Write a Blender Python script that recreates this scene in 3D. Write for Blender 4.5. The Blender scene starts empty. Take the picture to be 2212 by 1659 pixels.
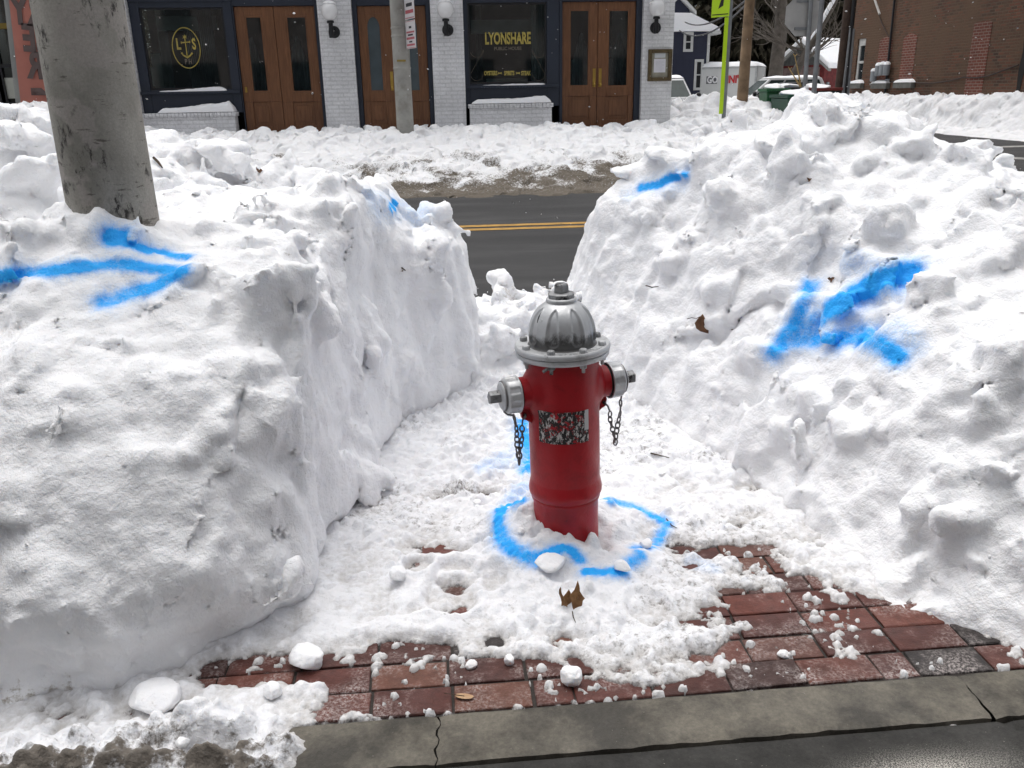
import bpy, bmesh, math, random
import numpy as np
from mathutils import Vector, Matrix
from mathutils.bvhtree import BVHTree
random.seed(7); RNG = np.random.default_rng(7)
S = bpy.context.scene
COL = S.collection
R = math.radians

# ------------------------------------------------------------------ camera, sky, sun, exposure
CAMH = 1.48; FPX = 1812.0; CX, CY = 1106.0, 829.5        # focal length in photo pixels of a 2212 px wide picture
_yaw, _pit, _rol = R(5.0), R(19.2), R(1.0)
_f = np.array([math.sin(_yaw)*math.cos(_pit), math.cos(_yaw)*math.cos(_pit), -math.sin(_pit)])
_r0 = np.cross(_f, [0, 0, 1.0]); _r0 /= np.linalg.norm(_r0); _u0 = np.cross(_r0, _f)
_r = math.cos(_rol)*_r0 - math.sin(_rol)*_u0; _u = math.sin(_rol)*_r0 + math.cos(_rol)*_u0
CAM = np.array([0, 0, CAMH])
cd = bpy.data.cameras.new('camera'); cam = bpy.data.objects.new('camera', cd); COL.objects.link(cam)
M4 = Matrix(((_r[0], _u[0], -_f[0], 0), (_r[1], _u[1], -_f[1], 0), (_r[2], _u[2], -_f[2], CAMH), (0, 0, 0, 1)))
cam.matrix_world = M4
cd.sensor_fit = 'HORIZONTAL'; cd.sensor_width = 36.0; cd.lens = 36.0*FPX/2212.0
cd.clip_start = 0.05; cd.clip_end = 600
S.camera = cam

w = bpy.data.worlds.new("World"); S.world = w; w.use_nodes = True
nt = w.node_tree; nt.nodes.clear()
sky = nt.nodes.new('ShaderNodeTexSky'); sky.sky_type = 'NISHITA'; sky.sun_disc = False
SUN_EL, SUN_ROT = R(76), R(-20)
sky.sun_elevation = SUN_EL; sky.sun_rotation = SUN_ROT
sky.air_density = 1.0; sky.dust_density = 6.0; sky.ozone_density = 1.0; sky.altitude = 50
hsv = nt.nodes.new('ShaderNodeHueSaturation'); hsv.inputs['Saturation'].default_value = 0.22
bg = nt.nodes.new('ShaderNodeBackground'); bg.inputs['Strength'].default_value = 0.15
ow = nt.nodes.new('ShaderNodeOutputWorld')
nt.links.new(sky.outputs[0], hsv.inputs['Color']); nt.links.new(hsv.outputs[0], bg.inputs['Color'])
nt.links.new(bg.outputs[0], ow.inputs['Surface'])
sl = bpy.data.lights.new('sun', 'SUN'); sun = bpy.data.objects.new('sun', sl); COL.objects.link(sun)
sl.energy = 0.55; sl.angle = R(60); sl.color = (1.0, 0.975, 0.94)
# towards the sun: azimuth SUN_ROT from +Y
_sd = Vector((math.sin(-SUN_ROT)*-1*math.cos(SUN_EL), math.cos(SUN_ROT)*math.cos(SUN_EL), math.sin(SUN_EL)))
sun.rotation_euler = _sd.to_track_quat('Z', 'Y').to_euler()
S.view_settings.view_transform = 'Standard'; S.view_settings.look = 'None'
S.view_settings.exposure = 0.33; S.view_settings.gamma = 1.0; S.view_settings.use_curve_mapping = False
S.cycles.max_bounces = 9; S.cycles.diffuse_bounces = 7; S.cycles.glossy_bounces = 4; S.cycles.transparent_max_bounces = 8
S.cycles.caustics_reflective = False; S.cycles.caustics_refractive = False

# ------------------------------------------------------------------ pixel -> point helpers (a point of known depth or height)
def ray(x, y): return _f + (x-CX)/FPX*_r - (y-CY)/FPX*_u
def atz(x, y, z=0.0): d = ray(x, y); return CAM + (z-CAMH)/d[2]*d
def atY(x, y, Y): d = ray(x, y); return CAM + Y/d[1]*d
def atX(x, y, X): d = ray(x, y); return CAM + X/d[0]*d
def ss(t): t = np.clip(t, 0, 1); return t*t*(3-2*t)

# ------------------------------------------------------------------ naming helpers
def tag(o, label=None, cat=None, group=None, kind=None):
    if label: o['label'] = label
    if cat: o['category'] = cat
    if group: o['group'] = group
    if kind or cat: o['kind'] = kind or 'thing'
    return o
def empty(name, loc=(0, 0, 0), rot=(0, 0, 0)):
    o = bpy.data.objects.new(name, None); COL.objects.link(o); o.location = loc; o.rotation_euler = rot
    o.empty_display_size = 0.1
    return o
def link_mesh(name, me, parent=None, mats=()):
    o = bpy.data.objects.new(name, me); COL.objects.link(o)
    for m in mats: me.materials.append(m)
    if parent: o.parent = parent
    return o

# ------------------------------------------------------------------ mesh collector
class MB:
    def __init__(s): s.v = []; s.f = []; s.mi = []
    def add(s, vs, fs, mi=0):
        b = len(s.v); s.v += [tuple(float(c) for c in p) for p in vs]
        s.f += [tuple(b+i for i in f) for f in fs]; s.mi += [mi]*len(fs); return s
    def box(s, x0, x1, y0, y1, z0, z1, mi=0):
        return s.add([(x0,y0,z0),(x1,y0,z0),(x1,y1,z0),(x0,y1,z0),(x0,y0,z1),(x1,y0,z1),(x1,y1,z1),(x0,y1,z1)],
                     [(0,3,2,1),(4,5,6,7),(0,1,5,4),(1,2,6,5),(2,3,7,6),(3,0,4,7)], mi)
    def prism(s, pts, a, b, axis='y', mi=0):
        """outline pts (2D) extruded between a and b along axis"""
        def P(p, t):
            if axis == 'y': return (p[0], t, p[1])
            if axis == 'x': return (t, p[0], p[1])
            return (p[0], p[1], t)
        n = len(pts)
        vs = [P(p, a) for p in pts]+[P(p, b) for p in pts]
        fs = [tuple(range(n))[::-1], tuple(range(n, 2*n))]+[(i, (i+1) % n, n+(i+1) % n, n+i) for i in range(n)]
        return s.add(vs, fs, mi)
    def lathe(s, prof, seg=32, c=(0, 0, 0), axis=(0, 0, 1), mi=0, cap=True, phase=0.0):
        """prof: (radius, height) list"""
        A = Vector(axis).normalized(); q = Vector((0, 0, 1)).rotation_difference(A); C = Vector(c)
        vs = []
        for r_, h in prof:
            for k in range(seg):
                t = 2*math.pi*k/seg+phase
                vs.append(C+q @ Vector((r_*math.cos(t), r_*math.sin(t), h)))
        fs = []
        for i in range(len(prof)-1):
            for k in range(seg):
                k2 = (k+1) % seg
                fs.append((i*seg+k, i*seg+k2, (i+1)*seg+k2, (i+1)*seg+k))
        if cap:
            fs.append(tuple(range(seg))[::-1]); n = (len(prof)-1)*seg; fs.append(tuple(range(n, n+seg)))
        return s.add(vs, fs, mi)
    def tube(s, pts, rad, seg=8, mi=0, cap=True):
        pts = [Vector(p) for p in pts]; n = len(pts)
        if not hasattr(rad, '__len__'): rad = [rad]*n
        up = Vector((0.123, 0.317, 0.94)); vs = []
        for i, p in enumerate(pts):
            d = (pts[min(i+1, n-1)]-pts[max(i-1, 0)]).normalized()
            a = d.cross(up)
            if a.length < 1e-3: a = d.cross(Vector((1, 0, 0)))
            a.normalize(); b = d.cross(a)
            for k in range(seg):
                t = 2*math.pi*k/seg; vs.append(p+(a*math.cos(t)+b*math.sin(t))*rad[i])
        fs = []
        for i in range(n-1):
            for k in range(seg):
                k2 = (k+1) % seg; fs.append((i*seg+k, (i+1)*seg+k, (i+1)*seg+k2, i*seg+k2))
        if cap: fs.append(tuple(range(seg))); fs.append(tuple(range((n-1)*seg, n*seg))[::-1])
        return s.add(vs, fs, mi)
    def torus(s, c, R_, r_, normal=(0, 0, 1), seg=16, sub=6, sx=1.0, mi=0, xdir=None):
        N = Vector(normal).normalized(); X = Vector(xdir) if xdir else N.orthogonal(); X = (X-N*X.dot(N)).normalized(); Y = N.cross(X)
        C = Vector(c); vs = []
        for i in range(seg):
            t = 2*math.pi*i/seg; e = X*math.cos(t)*sx+Y*math.sin(t); e2 = (X*math.cos(t)+Y*math.sin(t)*sx).normalized()
            for j in range(sub):
                p = 2*math.pi*j/sub; vs.append(C+e*R_+e2*r_*math.cos(p)+N*r_*math.sin(p))
        fs = [(i*sub+j, ((i+1) % seg)*sub+j, ((i+1) % seg)*sub+(j+1) % sub, i*sub+(j+1) % sub) for i in range(seg) for j in range(sub)]
        return s.add(vs, fs, mi)
    def sphere(s, c, r_, seg=20, rings=12, sz=1.0, mi=0):
        prof = [(max(1e-4, r_*math.sin(math.pi*i/rings)), -r_*sz*math.cos(math.pi*i/rings)) for i in range(rings+1)]
        return s.lathe(prof, seg, c, mi=mi)
    def build(s, name, mats, parent=None, smooth=False, bevel=0.0, bseg=2, ang=40):
        me = bpy.data.meshes.new(name); me.from_pydata(s.v, [], s.f); me.validate(); me.update()
        if not isinstance(mats, (list, tuple)): mats = [mats]
        o = link_mesh(name, me, parent, mats)
        for p, m in zip(me.polygons, s.mi): p.material_index = m
        if smooth:
            me.polygons.foreach_set('use_smooth', [True]*len(me.polygons))
            me.set_sharp_from_angle(angle=R(ang))
        if bevel > 0:
            b = o.modifiers.new('bevel', 'BEVEL'); b.width = bevel; b.segments = bseg; b.limit_method = 'ANGLE'; b.angle_limit = R(35)
            b.harden_normals = False
        return o
def npmesh(name, V, F, mats, parent=None, attrs=None, smooth=True):
    V = np.asarray(V, np.float32); F = np.asarray(F, np.int32)
    k = F.shape[1]; me = bpy.data.meshes.new(name)
    me.vertices.add(len(V)); me.vertices.foreach_set('co', V.ravel())
    me.loops.add(F.size); me.loops.foreach_set('vertex_index', F.ravel())
    me.polygons.add(len(F)); me.polygons.foreach_set('loop_start', np.arange(0, F.size, k, dtype=np.int32))
    me.polygons.foreach_set('use_smooth', np.full(len(F), smooth))
    me.update(calc_edges=True)
    for n, a in (attrs or {}).items():
        a = np.asarray(a, np.float32)
        if a.ndim == 1:
            at = me.attributes.new(n, 'FLOAT', 'POINT'); at.data.foreach_set('value', a)
        else:
            at = me.attributes.new(n, 'FLOAT_COLOR', 'POINT'); at.data.foreach_set('color', a.ravel())
    return link_mesh(name, me, parent, mats if isinstance(mats, (list, tuple)) else [mats])

# ------------------------------------------------------------------ materials
class NT:
    def __init__(s, name):
        s.m = bpy.data.materials.new(name); s.m.use_nodes = True; s.t = s.m.node_tree; s.t.nodes.clear()
        s.out = s.t.nodes.new('ShaderNodeOutputMaterial'); s.p = s.t.nodes.new('ShaderNodeBsdfPrincipled')
        s.t.links.new(s.p.outputs[0], s.out.inputs[0])
    def n(s, kind, **kw):
        nd = s.t.nodes.new('ShaderNode'+kind)
        for k, v in kw.items(): setattr(nd, k, v)
        return nd
    def l(s, a, b): s.t.links.new(a, b)
    def setv(s, sock, v):
        if hasattr(v, 'is_linked') or hasattr(v, 'links'): s.l(v, sock)
        else: sock.default_value = (*v, 1) if isinstance(v, (tuple, list)) and len(v) == 3 and sock.type == 'RGBA' else v
    def coord(s, kind='Object'): return s.n('TexCoord').outputs[kind]
    def noise(s, scale, detail=3, rough=.55, vec=None, dist=0.0):
        nd = s.n('TexNoise'); nd.inputs['Scale'].default_value = scale; nd.inputs['Detail'].default_value = detail
        nd.inputs['Roughness'].default_value = rough; nd.inputs['Distortion'].default_value = dist
        s.l(vec if vec is not None else s.coord(), nd.inputs['Vector']); return nd.outputs['Fac']
    def scalev(s, vec, sc):
        nd = s.n('Mapping'); nd.inputs['Scale'].default_value = sc; s.l(vec, nd.inputs['Vector']); return nd.outputs[0]
    def ramp(s, fac, a, b, c0=(0, 0, 0), c1=(1, 1, 1)):
        nd = s.n('ValToRGB'); e = nd.color_ramp.elements; e[0].position = a; e[1].position = b
        e[0].color = (*c0, 1); e[1].color = (*c1, 1); s.l(fac, nd.inputs[0]); return nd.outputs[0]
    def mix(s, fac, a, b, mode='MIX'):
        nd = s.n('Mix', data_type='RGBA', blend_type=mode); s.setv(nd.inputs[0], fac); s.setv(nd.inputs[6], a); s.setv(nd.inputs[7], b); return nd.outputs[2]
    def math(s, op, a, b=0.0, c=None):
        nd = s.n('Math', operation=op); s.setv(nd.inputs[0], a); s.setv(nd.inputs[1], b)
        if c is not None: s.setv(nd.inputs[2], c)
        return nd.outputs[0]
    def attr(s, name, out='Fac'): return s.n('Attribute', attribute_name=name).outputs[out]
    def bump(s, h, dist, strength=1.0, prev=None):
        nd = s.n('Bump'); nd.inputs['Distance'].default_value = dist; nd.inputs['Strength'].default_value = strength
        s.l(h, nd.inputs['Height'])
        if prev is not None: s.l(prev, nd.inputs['Normal'])
        return nd.outputs[0]
    def fin(s, col=None, rough=None, norm=None, metal=0.0, spec=None, coat=None):
        if col is not None: s.setv(s.p.inputs['Base Color'], col)
        if rough is not None: s.setv(s.p.inputs['Roughness'], rough)
        if norm is not None: s.l(norm, s.p.inputs['Normal'])
        s.setv(s.p.inputs['Metallic'], metal)
        if spec is not None: s.p.inputs['Specular IOR Level'].default_value = spec
        if coat is not None: s.p.inputs['Coat Weight'].default_value = coat
        return s.m

def simple(name, col, rough=.6, metal=0.0, var=.25, scale=6.0, bumpd=0.0, bscale=60, spec=.4, dirt=None, dirtamt=(.62, .75), dscale=9):
    t = NT(name); c = t.noise(scale, 4); v = t.ramp(c, .3, .7, (1-var,)*3, (1+var*.5,)*3)
    col_ = t.mix(1.0, col, v, 'MULTIPLY')
    if dirt is not None: col_ = t.mix(t.ramp(t.noise(dscale, 6, .65), dirtamt[0], dirtamt[1]), col_, dirt)
    nm = t.bump(t.noise(bscale, 4), bumpd) if bumpd else None
    return t.fin(col_, rough, nm, metal, spec)

SSS = .42
def snow_mat(name, base=(.88, .885, .90), dirtcol=(.20, .165, .12), fine=1.0, slush=(.50, .485, .47), veil=False):
    t = NT(name); co = t.coord()
    d = t.attr('dirt'); p = t.attr('paint'); th = t.attr('thin')
    n1 = t.noise(14, 5, .6, co); n2 = t.noise(55, 4, .65, co); n3 = t.noise(190, 3, .6, co)
    tint = t.mix(t.ramp(n1, .3, .7), base, tuple(b*.96 for b in base))
    # thin, wet snow is greyer
    f_th = t.ramp(t.math('ADD', th, t.math('MULTIPLY', t.math('SUBTRACT', n2, .5), .9)), .35, .85)
    col = t.mix(f_th, tint, slush)
    f_d = t.ramp(t.math('ADD', d, t.math('MULTIPLY', t.math('SUBTRACT', t.noise(38, 6, .75, co), .5), 1.7)), .50, .84)
    dc = t.mix(t.noise(25, 4, .6, co), dirtcol, tuple(min(1, c*1.7) for c in dirtcol))
    col = t.mix(f_d, col, dc)
    # spray paint: solid core, speckled mist at the edges
    pn = t.math('ADD', t.math('MULTIPLY', t.math('SUBTRACT', n2, .5), .55), t.math('MULTIPLY', t.math('SUBTRACT', n3, .5), .5))
    pc = t.math('MULTIPLY', p, t.ramp(t.noise(7, 4, .6, co), .30, .62, (.72,)*3, (1.08,)*3)); pm = t.ramp(t.math('ADD', pc, t.math('MULTIPLY', pn, t.ramp(p, .0, .30))), .05, .86)
    col = t.mix(pm, col, (.022, .40, .98))
    gm = t.noise(5, 3, .6, co); b = t.bump(t.math('MULTIPLY', n3, t.ramp(gm, .40, .62, (.15,)*3, (1,)*3)), .0035*fine, .8); b = t.bump(n2, .010*fine, .8, b); b = t.bump(n1, .02*fine, .6, b)
    t.p.inputs['Subsurface Weight'].default_value = SSS; t.p.inputs['Subsurface Radius'].default_value = (.8, .9, 1.0); t.p.inputs['Subsurface Scale'].default_value = .03
    m = t.fin(col, .62, b, 0, .25)
    if veil:
        e = t.attr('edge'); a = t.ramp(t.math('ADD', e, t.math('MULTIPLY', t.math('SUBTRACT', t.noise(70, 5, .75, co), .5), 1.5)), .42, .95, (1,)*3, (.12,)*3)
        tr = t.n('BsdfTransparent'); mx = t.n('MixShader'); t.l(a, mx.inputs[0]); t.l(tr.outputs[0], mx.inputs[1]); t.l(t.p.outputs[0], mx.inputs[2]); t.l(mx.outputs[0], t.out.inputs[0])
    return m

def brick_mat(name, axis, c1, c2, mortar, scale=1.0, bw=.215, bh=.072, msize=.01, bumpd=.006, rough=.8, stain=None, stain_amt=(.5, .7), patch=None):
    t = NT(name); g = t.n('NewGeometry').outputs['Position']; sp = t.n('SeparateXYZ'); t.l(g, sp.inputs[0])
    cb = t.n('CombineXYZ'); t.l(sp.outputs['XYZ'.index(axis)], cb.inputs[0]); t.l(sp.outputs[2], cb.inputs[1])
    b = t.n('TexBrick'); b.inputs['Scale'].default_value = 1.0; b.inputs['Brick Width'].default_value = bw; b.inputs['Row Height'].default_value = bh
    b.inputs['Mortar Size'].default_value = msize; b.inputs['Mortar Smooth'].default_value = .3
    t.setv(b.inputs['Color1'], c1); t.setv(b.inputs['Color2'], c2); t.setv(b.inputs['Mortar'], mortar); t.l(cb.outputs[0], b.inputs['Vector'])
    n = t.noise(1.3, 6, .65, g); col = t.mix(1.0, b.outputs['Color'], t.ramp(n, .3, .7, (.78,)*3, (1.12,)*3), 'MULTIPLY')
    col = t.mix(1.0, col, t.ramp(t.noise(30, 4, .7, g), .3, .7, (.85,)*3, (1.1,)*3), 'MULTIPLY')
    if stain is not None: col = t.mix(t.ramp(t.noise(.55, 5, .7, g), *stain_amt), col, stain, 'MIX')
    h = t.math('ADD', t.math('MULTIPLY', b.outputs['Fac'], -1.0), t.math('MULTIPLY', t.noise(45, 4, .6, g), .5))
    return t.fin(col, rough, t.bump(h, bumpd, .8), 0, .3)

def glass_mat(name, tint=.55, gloss_rough=.03):
    t = NT(name); tr = t.n('BsdfTransparent'); tr.inputs[0].default_value = (tint*.92, tint, tint, 1)
    gl = t.n('BsdfGlossy'); gl.inputs['Roughness'].default_value = gloss_rough; gl.inputs[0].default_value = (1, 1, 1, 1)
    fr = t.n('Fresnel'); fr.inputs[0].default_value = 1.95
    mx = t.n('MixShader'); t.l(fr.outputs[0], mx.inputs[0]); t.l(tr.outputs[0], mx.inputs[1]); t.l(gl.outputs[0], mx.inputs[2])
    t.l(mx.outputs[0], t.out.inputs[0]); return t.m

M = {}
M['snow'] = snow_mat('snow_packed')
M['snow_floor'] = snow_mat('snow_trampled', base=(.80, .805, .825), dirtcol=(.105, .092, .078), veil=True)
M['snow_far'] = snow_mat('snow_roadside', fine=2.2, dirtcol=(.095, .080, .062), slush=(.15, .138, .122))
M['snow_cap'] = snow_mat('snow_cap', fine=.6)
M['red'] = None

def wear_mat(name, col, under, rough=.45, metal=0.0, amt=(.66, .72), scale=16, spec=.5, grime=None, gr=(.5, .72), bumpd=.0012, coat=None):
    """painted metal with chips showing what is below"""
    t = NT(name); co = t.coord()
    c = t.mix(1.0, col, t.ramp(t.noise(7, 4, .6, co), .3, .7, (.86,)*3, (1.07,)*3), 'MULTIPLY')
    if grime is not None: c = t.mix(t.ramp(t.noise(11, 7, .72, co, .6), *gr), c, grime)
    c = t.mix(t.ramp(t.noise(scale, 7, .7, co), *amt), c, under)
    nm = t.bump(t.noise(120, 4, .6, co), bumpd, .6)
    rg = t.ramp(t.noise(20, 4, .6, co), .3, .7, (rough-.08,)*3, (rough+.12,)*3)
    return t.fin(c, rg, nm, metal, spec, coat)
M['red'] = wear_mat('red_enamel', (.37, .010, .016), (.05, .015, .013), .36, amt=(.68, .71), scale=24, spec=.32, grime=(.20, .008, .012), gr=(.50, .75), bumpd=.0015)
M['silver'] = wear_mat('aluminium_paint', (.50, .51, .52), (.05, .05, .05), .42, .35, amt=(.64, .70), scale=22, grime=(.16, .155, .15), gr=(.52, .78))
M['silver_dark'] = wear_mat('aluminium_paint_grimy', (.34, .345, .35), (.02, .02, .02), .45, .3, amt=(.53, .60), scale=34, grime=(.10, .10, .10), gr=(.42, .66))
M['chain'] = wear_mat('galvanised_chain', (.17, .165, .165), (.05, .03, .02), .45, .7, amt=(.6, .7), scale=60)
M['rust'] = simple('rusty_bolt', (.10, .075, .05), .7, .3)
M['black'] = simple('black_gasket', (.015, .015, .016), .6, var=.1)
M['black_metal'] = simple('black_metal', (.018, .018, .02), .45, .2, var=.1)
M['navy'] = simple('navy_paint', (.019, .025, .040), .5, var=.12, scale=2, bumpd=.001, bscale=40)
def wood_mat():
    t = NT('varnished_wood'); g = t.n('NewGeometry').outputs['Position']; v = t.scalev(g, (9, 9, .8))
    n = t.noise(4, 6, .6, v, .6); c = t.ramp(n, .3, .75, (.105, .043, .018), (.215, .095, .042))
    c = t.mix(1.0, c, t.ramp(t.noise(.9, 3, .5, g), .3, .7, (.8,)*3, (1.12,)*3), 'MULTIPLY')
    return t.fin(c, .42, t.bump(n, .0015), 0, .4)
M['wood'] = wood_mat()
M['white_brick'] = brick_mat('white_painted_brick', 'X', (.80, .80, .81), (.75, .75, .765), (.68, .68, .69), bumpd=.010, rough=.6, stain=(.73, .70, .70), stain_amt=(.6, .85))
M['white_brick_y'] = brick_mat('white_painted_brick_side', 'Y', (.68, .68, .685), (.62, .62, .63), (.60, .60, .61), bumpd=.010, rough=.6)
M['brown_brick'] = brick_mat('weathered_brown_brick', 'Y', (.160, .060, .036), (.055, .032, .023), (.105, .078, .052), bw=.21, bh=.074, msize=.012, bumpd=.01, stain=(.105, .063, .038), stain_amt=(.42, .62))
M['brown_brick_x'] = brick_mat('weathered_brown_brick_end', 'X', (.135, .058, .036), (.085, .046, .030), (.125, .090, .060), msize=.012, bumpd=.01)
M['new_brick'] = brick_mat('newer_red_brick', 'Y', (.175, .054, .036), (.135, .044, .030), (.24, .17, .14), bw=.21, bh=.074, msize=.011, bumpd=.01)
M['glass'] = glass_mat('window_glass', .80)
M['glass_plain'] = simple('dark_glass', (.02, .025, .028), .06, var=.1, spec=.6)
M['glass_frost'] = simple('curtained_glass', (.075, .095, .105), .12, var=.25, scale=2.5, spec=.5)
M['gold'] = simple('gold_leaf', (.42, .34, .08), .5, .1, var=.35, scale=14)
M['gold_dim'] = simple('dull_gold_leaf', (.13, .11, .085), .6, var=.3, scale=20)
M['brass'] = simple('brass', (.50, .33, .08), .3, .8)
M['globe'] = simple('opal_globe', (.80, .80, .80), .25, var=.03, spec=.5)
M['room'] = simple('dark_room', (.030, .030, .030), .9, var=.3, scale=1.0)
M['curtain'] = simple('grey_curtain', (.30, .34, .35), .9, var=.4, scale=3)
M['curtain_light'] = simple('pale_curtain', (.50, .56, .56), .9, var=.3, scale=2)
def concrete_pole():
    t = NT('spun_concrete'); co = t.coord(); v = t.scalev(co, (1, 1, .6))
    big = t.noise(3.2, 5, .55, v); c = t.ramp(big, .38, .62, (.165, .158, .135), (.34, .325, .29))
    blot = t.noise(7, 3, .5, co); c = t.mix(t.math('MULTIPLY', t.ramp(blot, .50, .54), .55), c, (.34, .31, .285))
    sc_ = t.ramp(t.noise(30, 6, .75, t.scalev(co, (1, 1, .45))), .52, .60)
    msk = t.ramp(t.noise(4.6, 4, .6, co), .50, .56)
    c = t.mix(t.math('MULTIPLY', sc_, msk), c, (.040, .036, .033))
    line = t.ramp(t.noise(9, 5, .7, t.scalev(co, (1, 1, 5))), .60, .64); c = t.mix(t.math('MULTIPLY', line, .8), c, (.075, .066, .055))
    c = t.mix(1.0, c, t.ramp(t.noise(140, 3, .7, co), .25, .75, (.80,)*3, (1.12,)*3), 'MULTIPLY')
    return t.fin(c, .72, t.bump(t.noise(60, 5, .7, co), .003), 0, .35)
M['pole_conc'] = concrete_pole()
M['pole_light'] = simple('pale_concrete', (.33, .325, .30), .75, var=.25, scale=3, bumpd=.003, bscale=40, dirt=(.20, .19, .165), dirtamt=(.5, .75), dscale=5)
def paver_mat():
    t = NT('clay_paver'); co = t.coord(); c = t.attr('tone', 'Color')
    c = t.mix(1.0, c, t.ramp(t.noise(22, 6, .7, co), .25, .75, (.36,)*3, (.98,)*3), 'MULTIPLY')
    salt = t.math('MULTIPLY', t.ramp(t.noise(120, 4, .75, co), .44, .62), t.ramp(t.noise(5.5, 5, .65, co), .47, .64))
    c = t.mix(t.math('MULTIPLY', salt, .85), c, (.46, .41, .39))
    b = t.bump(t.noise(130, 5, .7, co), .004, .9); b = t.bump(t.noise(28, 4, .6, co), .006, .7, b)
    return t.fin(c, t.ramp(t.noise(6, 3, .5, co), .35, .65, (.42,)*3, (.75,)*3), b, 0, .4)
M['paver'] = paver_mat()
M['joint'] = simple('joint_sand', (.036, .030, .026), .85, var=.4, scale=60, bumpd=.004, bscale=200)
def conc_mat(name, dark, light, salt=0.0, bump_=.004, rough=(.45, .8)):
    t = NT(name); co = t.coord(); c = t.ramp(t.noise(4.5, 6, .66, co), .40, .60, dark, light)
    c = t.mix(1.0, c, t.ramp(t.noise(90, 5, .75, co), .25, .75, (.62,)*3, (1.25,)*3), 'MULTIPLY')
    c = t.mix(t.ramp(t.noise(160, 2, .6, co), .735, .78), c, (.30, .28, .25))
    if salt:
        m = t.math('MULTIPLY', t.ramp(t.noise(300, 4, .8, co), .44, .60), t.attr('salt'))
        c = t.mix(m, c, (.62, .59, .53))
    return t.fin(c, t.ramp(t.noise(4, 4, .6, co), .3, .7, (rough[0],)*3, (rough[1],)*3), t.bump(t.noise(150, 5, .75, co), bump_, .8), 0, .35)
M['kerb'] = conc_mat('wet_concrete_edging', (.056, .051, .042), (.155, .140, .112))
M['walk'] = conc_mat('wet_concrete_walk', (.022, .0212, .019), (.044, .0425, .039), salt=1.0, rough=(.7, .9))
def asphalt_mat():
    t = NT('asphalt'); g = t.n('NewGeometry').outputs['Position']
    c = t.ramp(t.noise(.8, 5, .6, g), .3, .7, (.026, .0265, .028), (.040, .0395, .040))
    c = t.mix(1.0, c, t.ramp(t.noise(110, 4, .8, g), .25, .75, (.65,)*3, (1.3,)*3), 'MULTIPLY')
    c = t.mix(t.math('MULTIPLY', t.ramp(t.noise(2.2, 5, .65, t.scalev(g, (.25, 1.6, 1))), .46, .70), .6), c, (.075, .074, .074))
    c = t.mix(t.ramp(t.noise(.9, 4, .6, t.scalev(g, (.18, 1.0, 1))), .52, .66), c, (.022, .022, .023))
    c = t.mix(t.ramp(t.noise(70, 3, .7, g), .74, .80), c, (.22, .22, .225))
    return t.fin(c, .72, t.bump(t.noise(140, 4, .8, g), .006), 0, .35)
M['asphalt'] = asphalt_mat()
M['yellow_line'] = simple('worn_yellow_paint', (.42, .235, .045), .6, var=.3, scale=8, bumpd=.002, dirt=(.12, .085, .04), dirtamt=(.55, .8), dscale=14)
M['white_line'] = simple('worn_white_paint', (.36, .35, .33), .65, var=.3, scale=4, dirt=(.12, .12, .12), dirtamt=(.45, .75), dscale=6)
def leaf_mat(name, a, b):
    t = NT(name); co = t.coord(); c = t.ramp(t.noise(40, 4, .6, co), .3, .7, a, b); return t.fin(c, .6, t.bump(t.noise(120, 3), .002), 0, .3)
M['leaf'] = leaf_mat('dry_leaf', (.16, .075, .028), (.34, .185, .080))
M['leaf_dark'] = leaf_mat('wet_dry_leaf', (.085, .040, .020), (.17, .080, .036))
M['leaf_pale'] = leaf_mat('pale_dry_leaf', (.36, .215, .115), (.48, .32, .19))
M['twig'] = simple('twig_bark', (.060, .040, .026), .8)
# ------------------------------------------------------------------ vector noise
class Noise3:
    def __init__(s, seed):
        r_ = np.random.default_rng(seed); g = r_.normal(size=(32, 32, 32, 3)); s.g = (g/np.linalg.norm(g, axis=-1, keepdims=True)).astype(np.float32)
    def __call__(s, P):
        P = np.asarray(P, np.float32); i = np.floor(P).astype(np.int32); f = P-i; u = f*f*f*(f*(f*6-15)+10); out = 0
        for dx in (0, 1):
            for dy in (0, 1):
                for dz in (0, 1):
                    g = s.g[(i[:, 0]+dx) & 31, (i[:, 1]+dy) & 31, (i[:, 2]+dz) & 31]
                    d = g[:, 0]*(f[:, 0]-dx)+g[:, 1]*(f[:, 1]-dy)+g[:, 2]*(f[:, 2]-dz)
                    out = out+d*(u[:, 0] if dx else 1-u[:, 0])*(u[:, 1] if dy else 1-u[:, 1])*(u[:, 2] if dz else 1-u[:, 2])
        return out*1.5
NZ = [Noise3(k) for k in range(6)]
def fbm(P, sc, oct_=3, k=0, gain=.5):
    out = 0; a = 1.0
    for o in range(oct_): out = out+a*NZ[(k+o) % 6](P*(sc*2**o)+o*7.3); a *= gain
    return out
def worley(P, sc, seed=3):
    """distance to the nearest jittered point and that point's random value"""
    Q = P*sc; i = np.floor(Q).astype(np.int32); best = np.full(len(P), 9.0, np.float32); b2 = np.full(len(P), 9.0, np.float32); val = np.zeros(len(P), np.float32)
    J = np.random.default_rng(seed).random((32, 32, 32, 4)).astype(np.float32)
    for dx in (-1, 0, 1):
        for dy in (-1, 0, 1):
            for dz in (-1, 0, 1):
                c = i+np.array([dx, dy, dz]); j = J[c[:, 0] & 31, c[:, 1] & 31, c[:, 2] & 31]
                d = np.sqrt(((c+j[:, :3]-Q)**2).sum(1)); m = d < best
                b2 = np.where(m, best, np.minimum(b2, d)); best = np.where(m, d, best); val = np.where(m, j[:, 3], val)
    return best, b2, val
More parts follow.
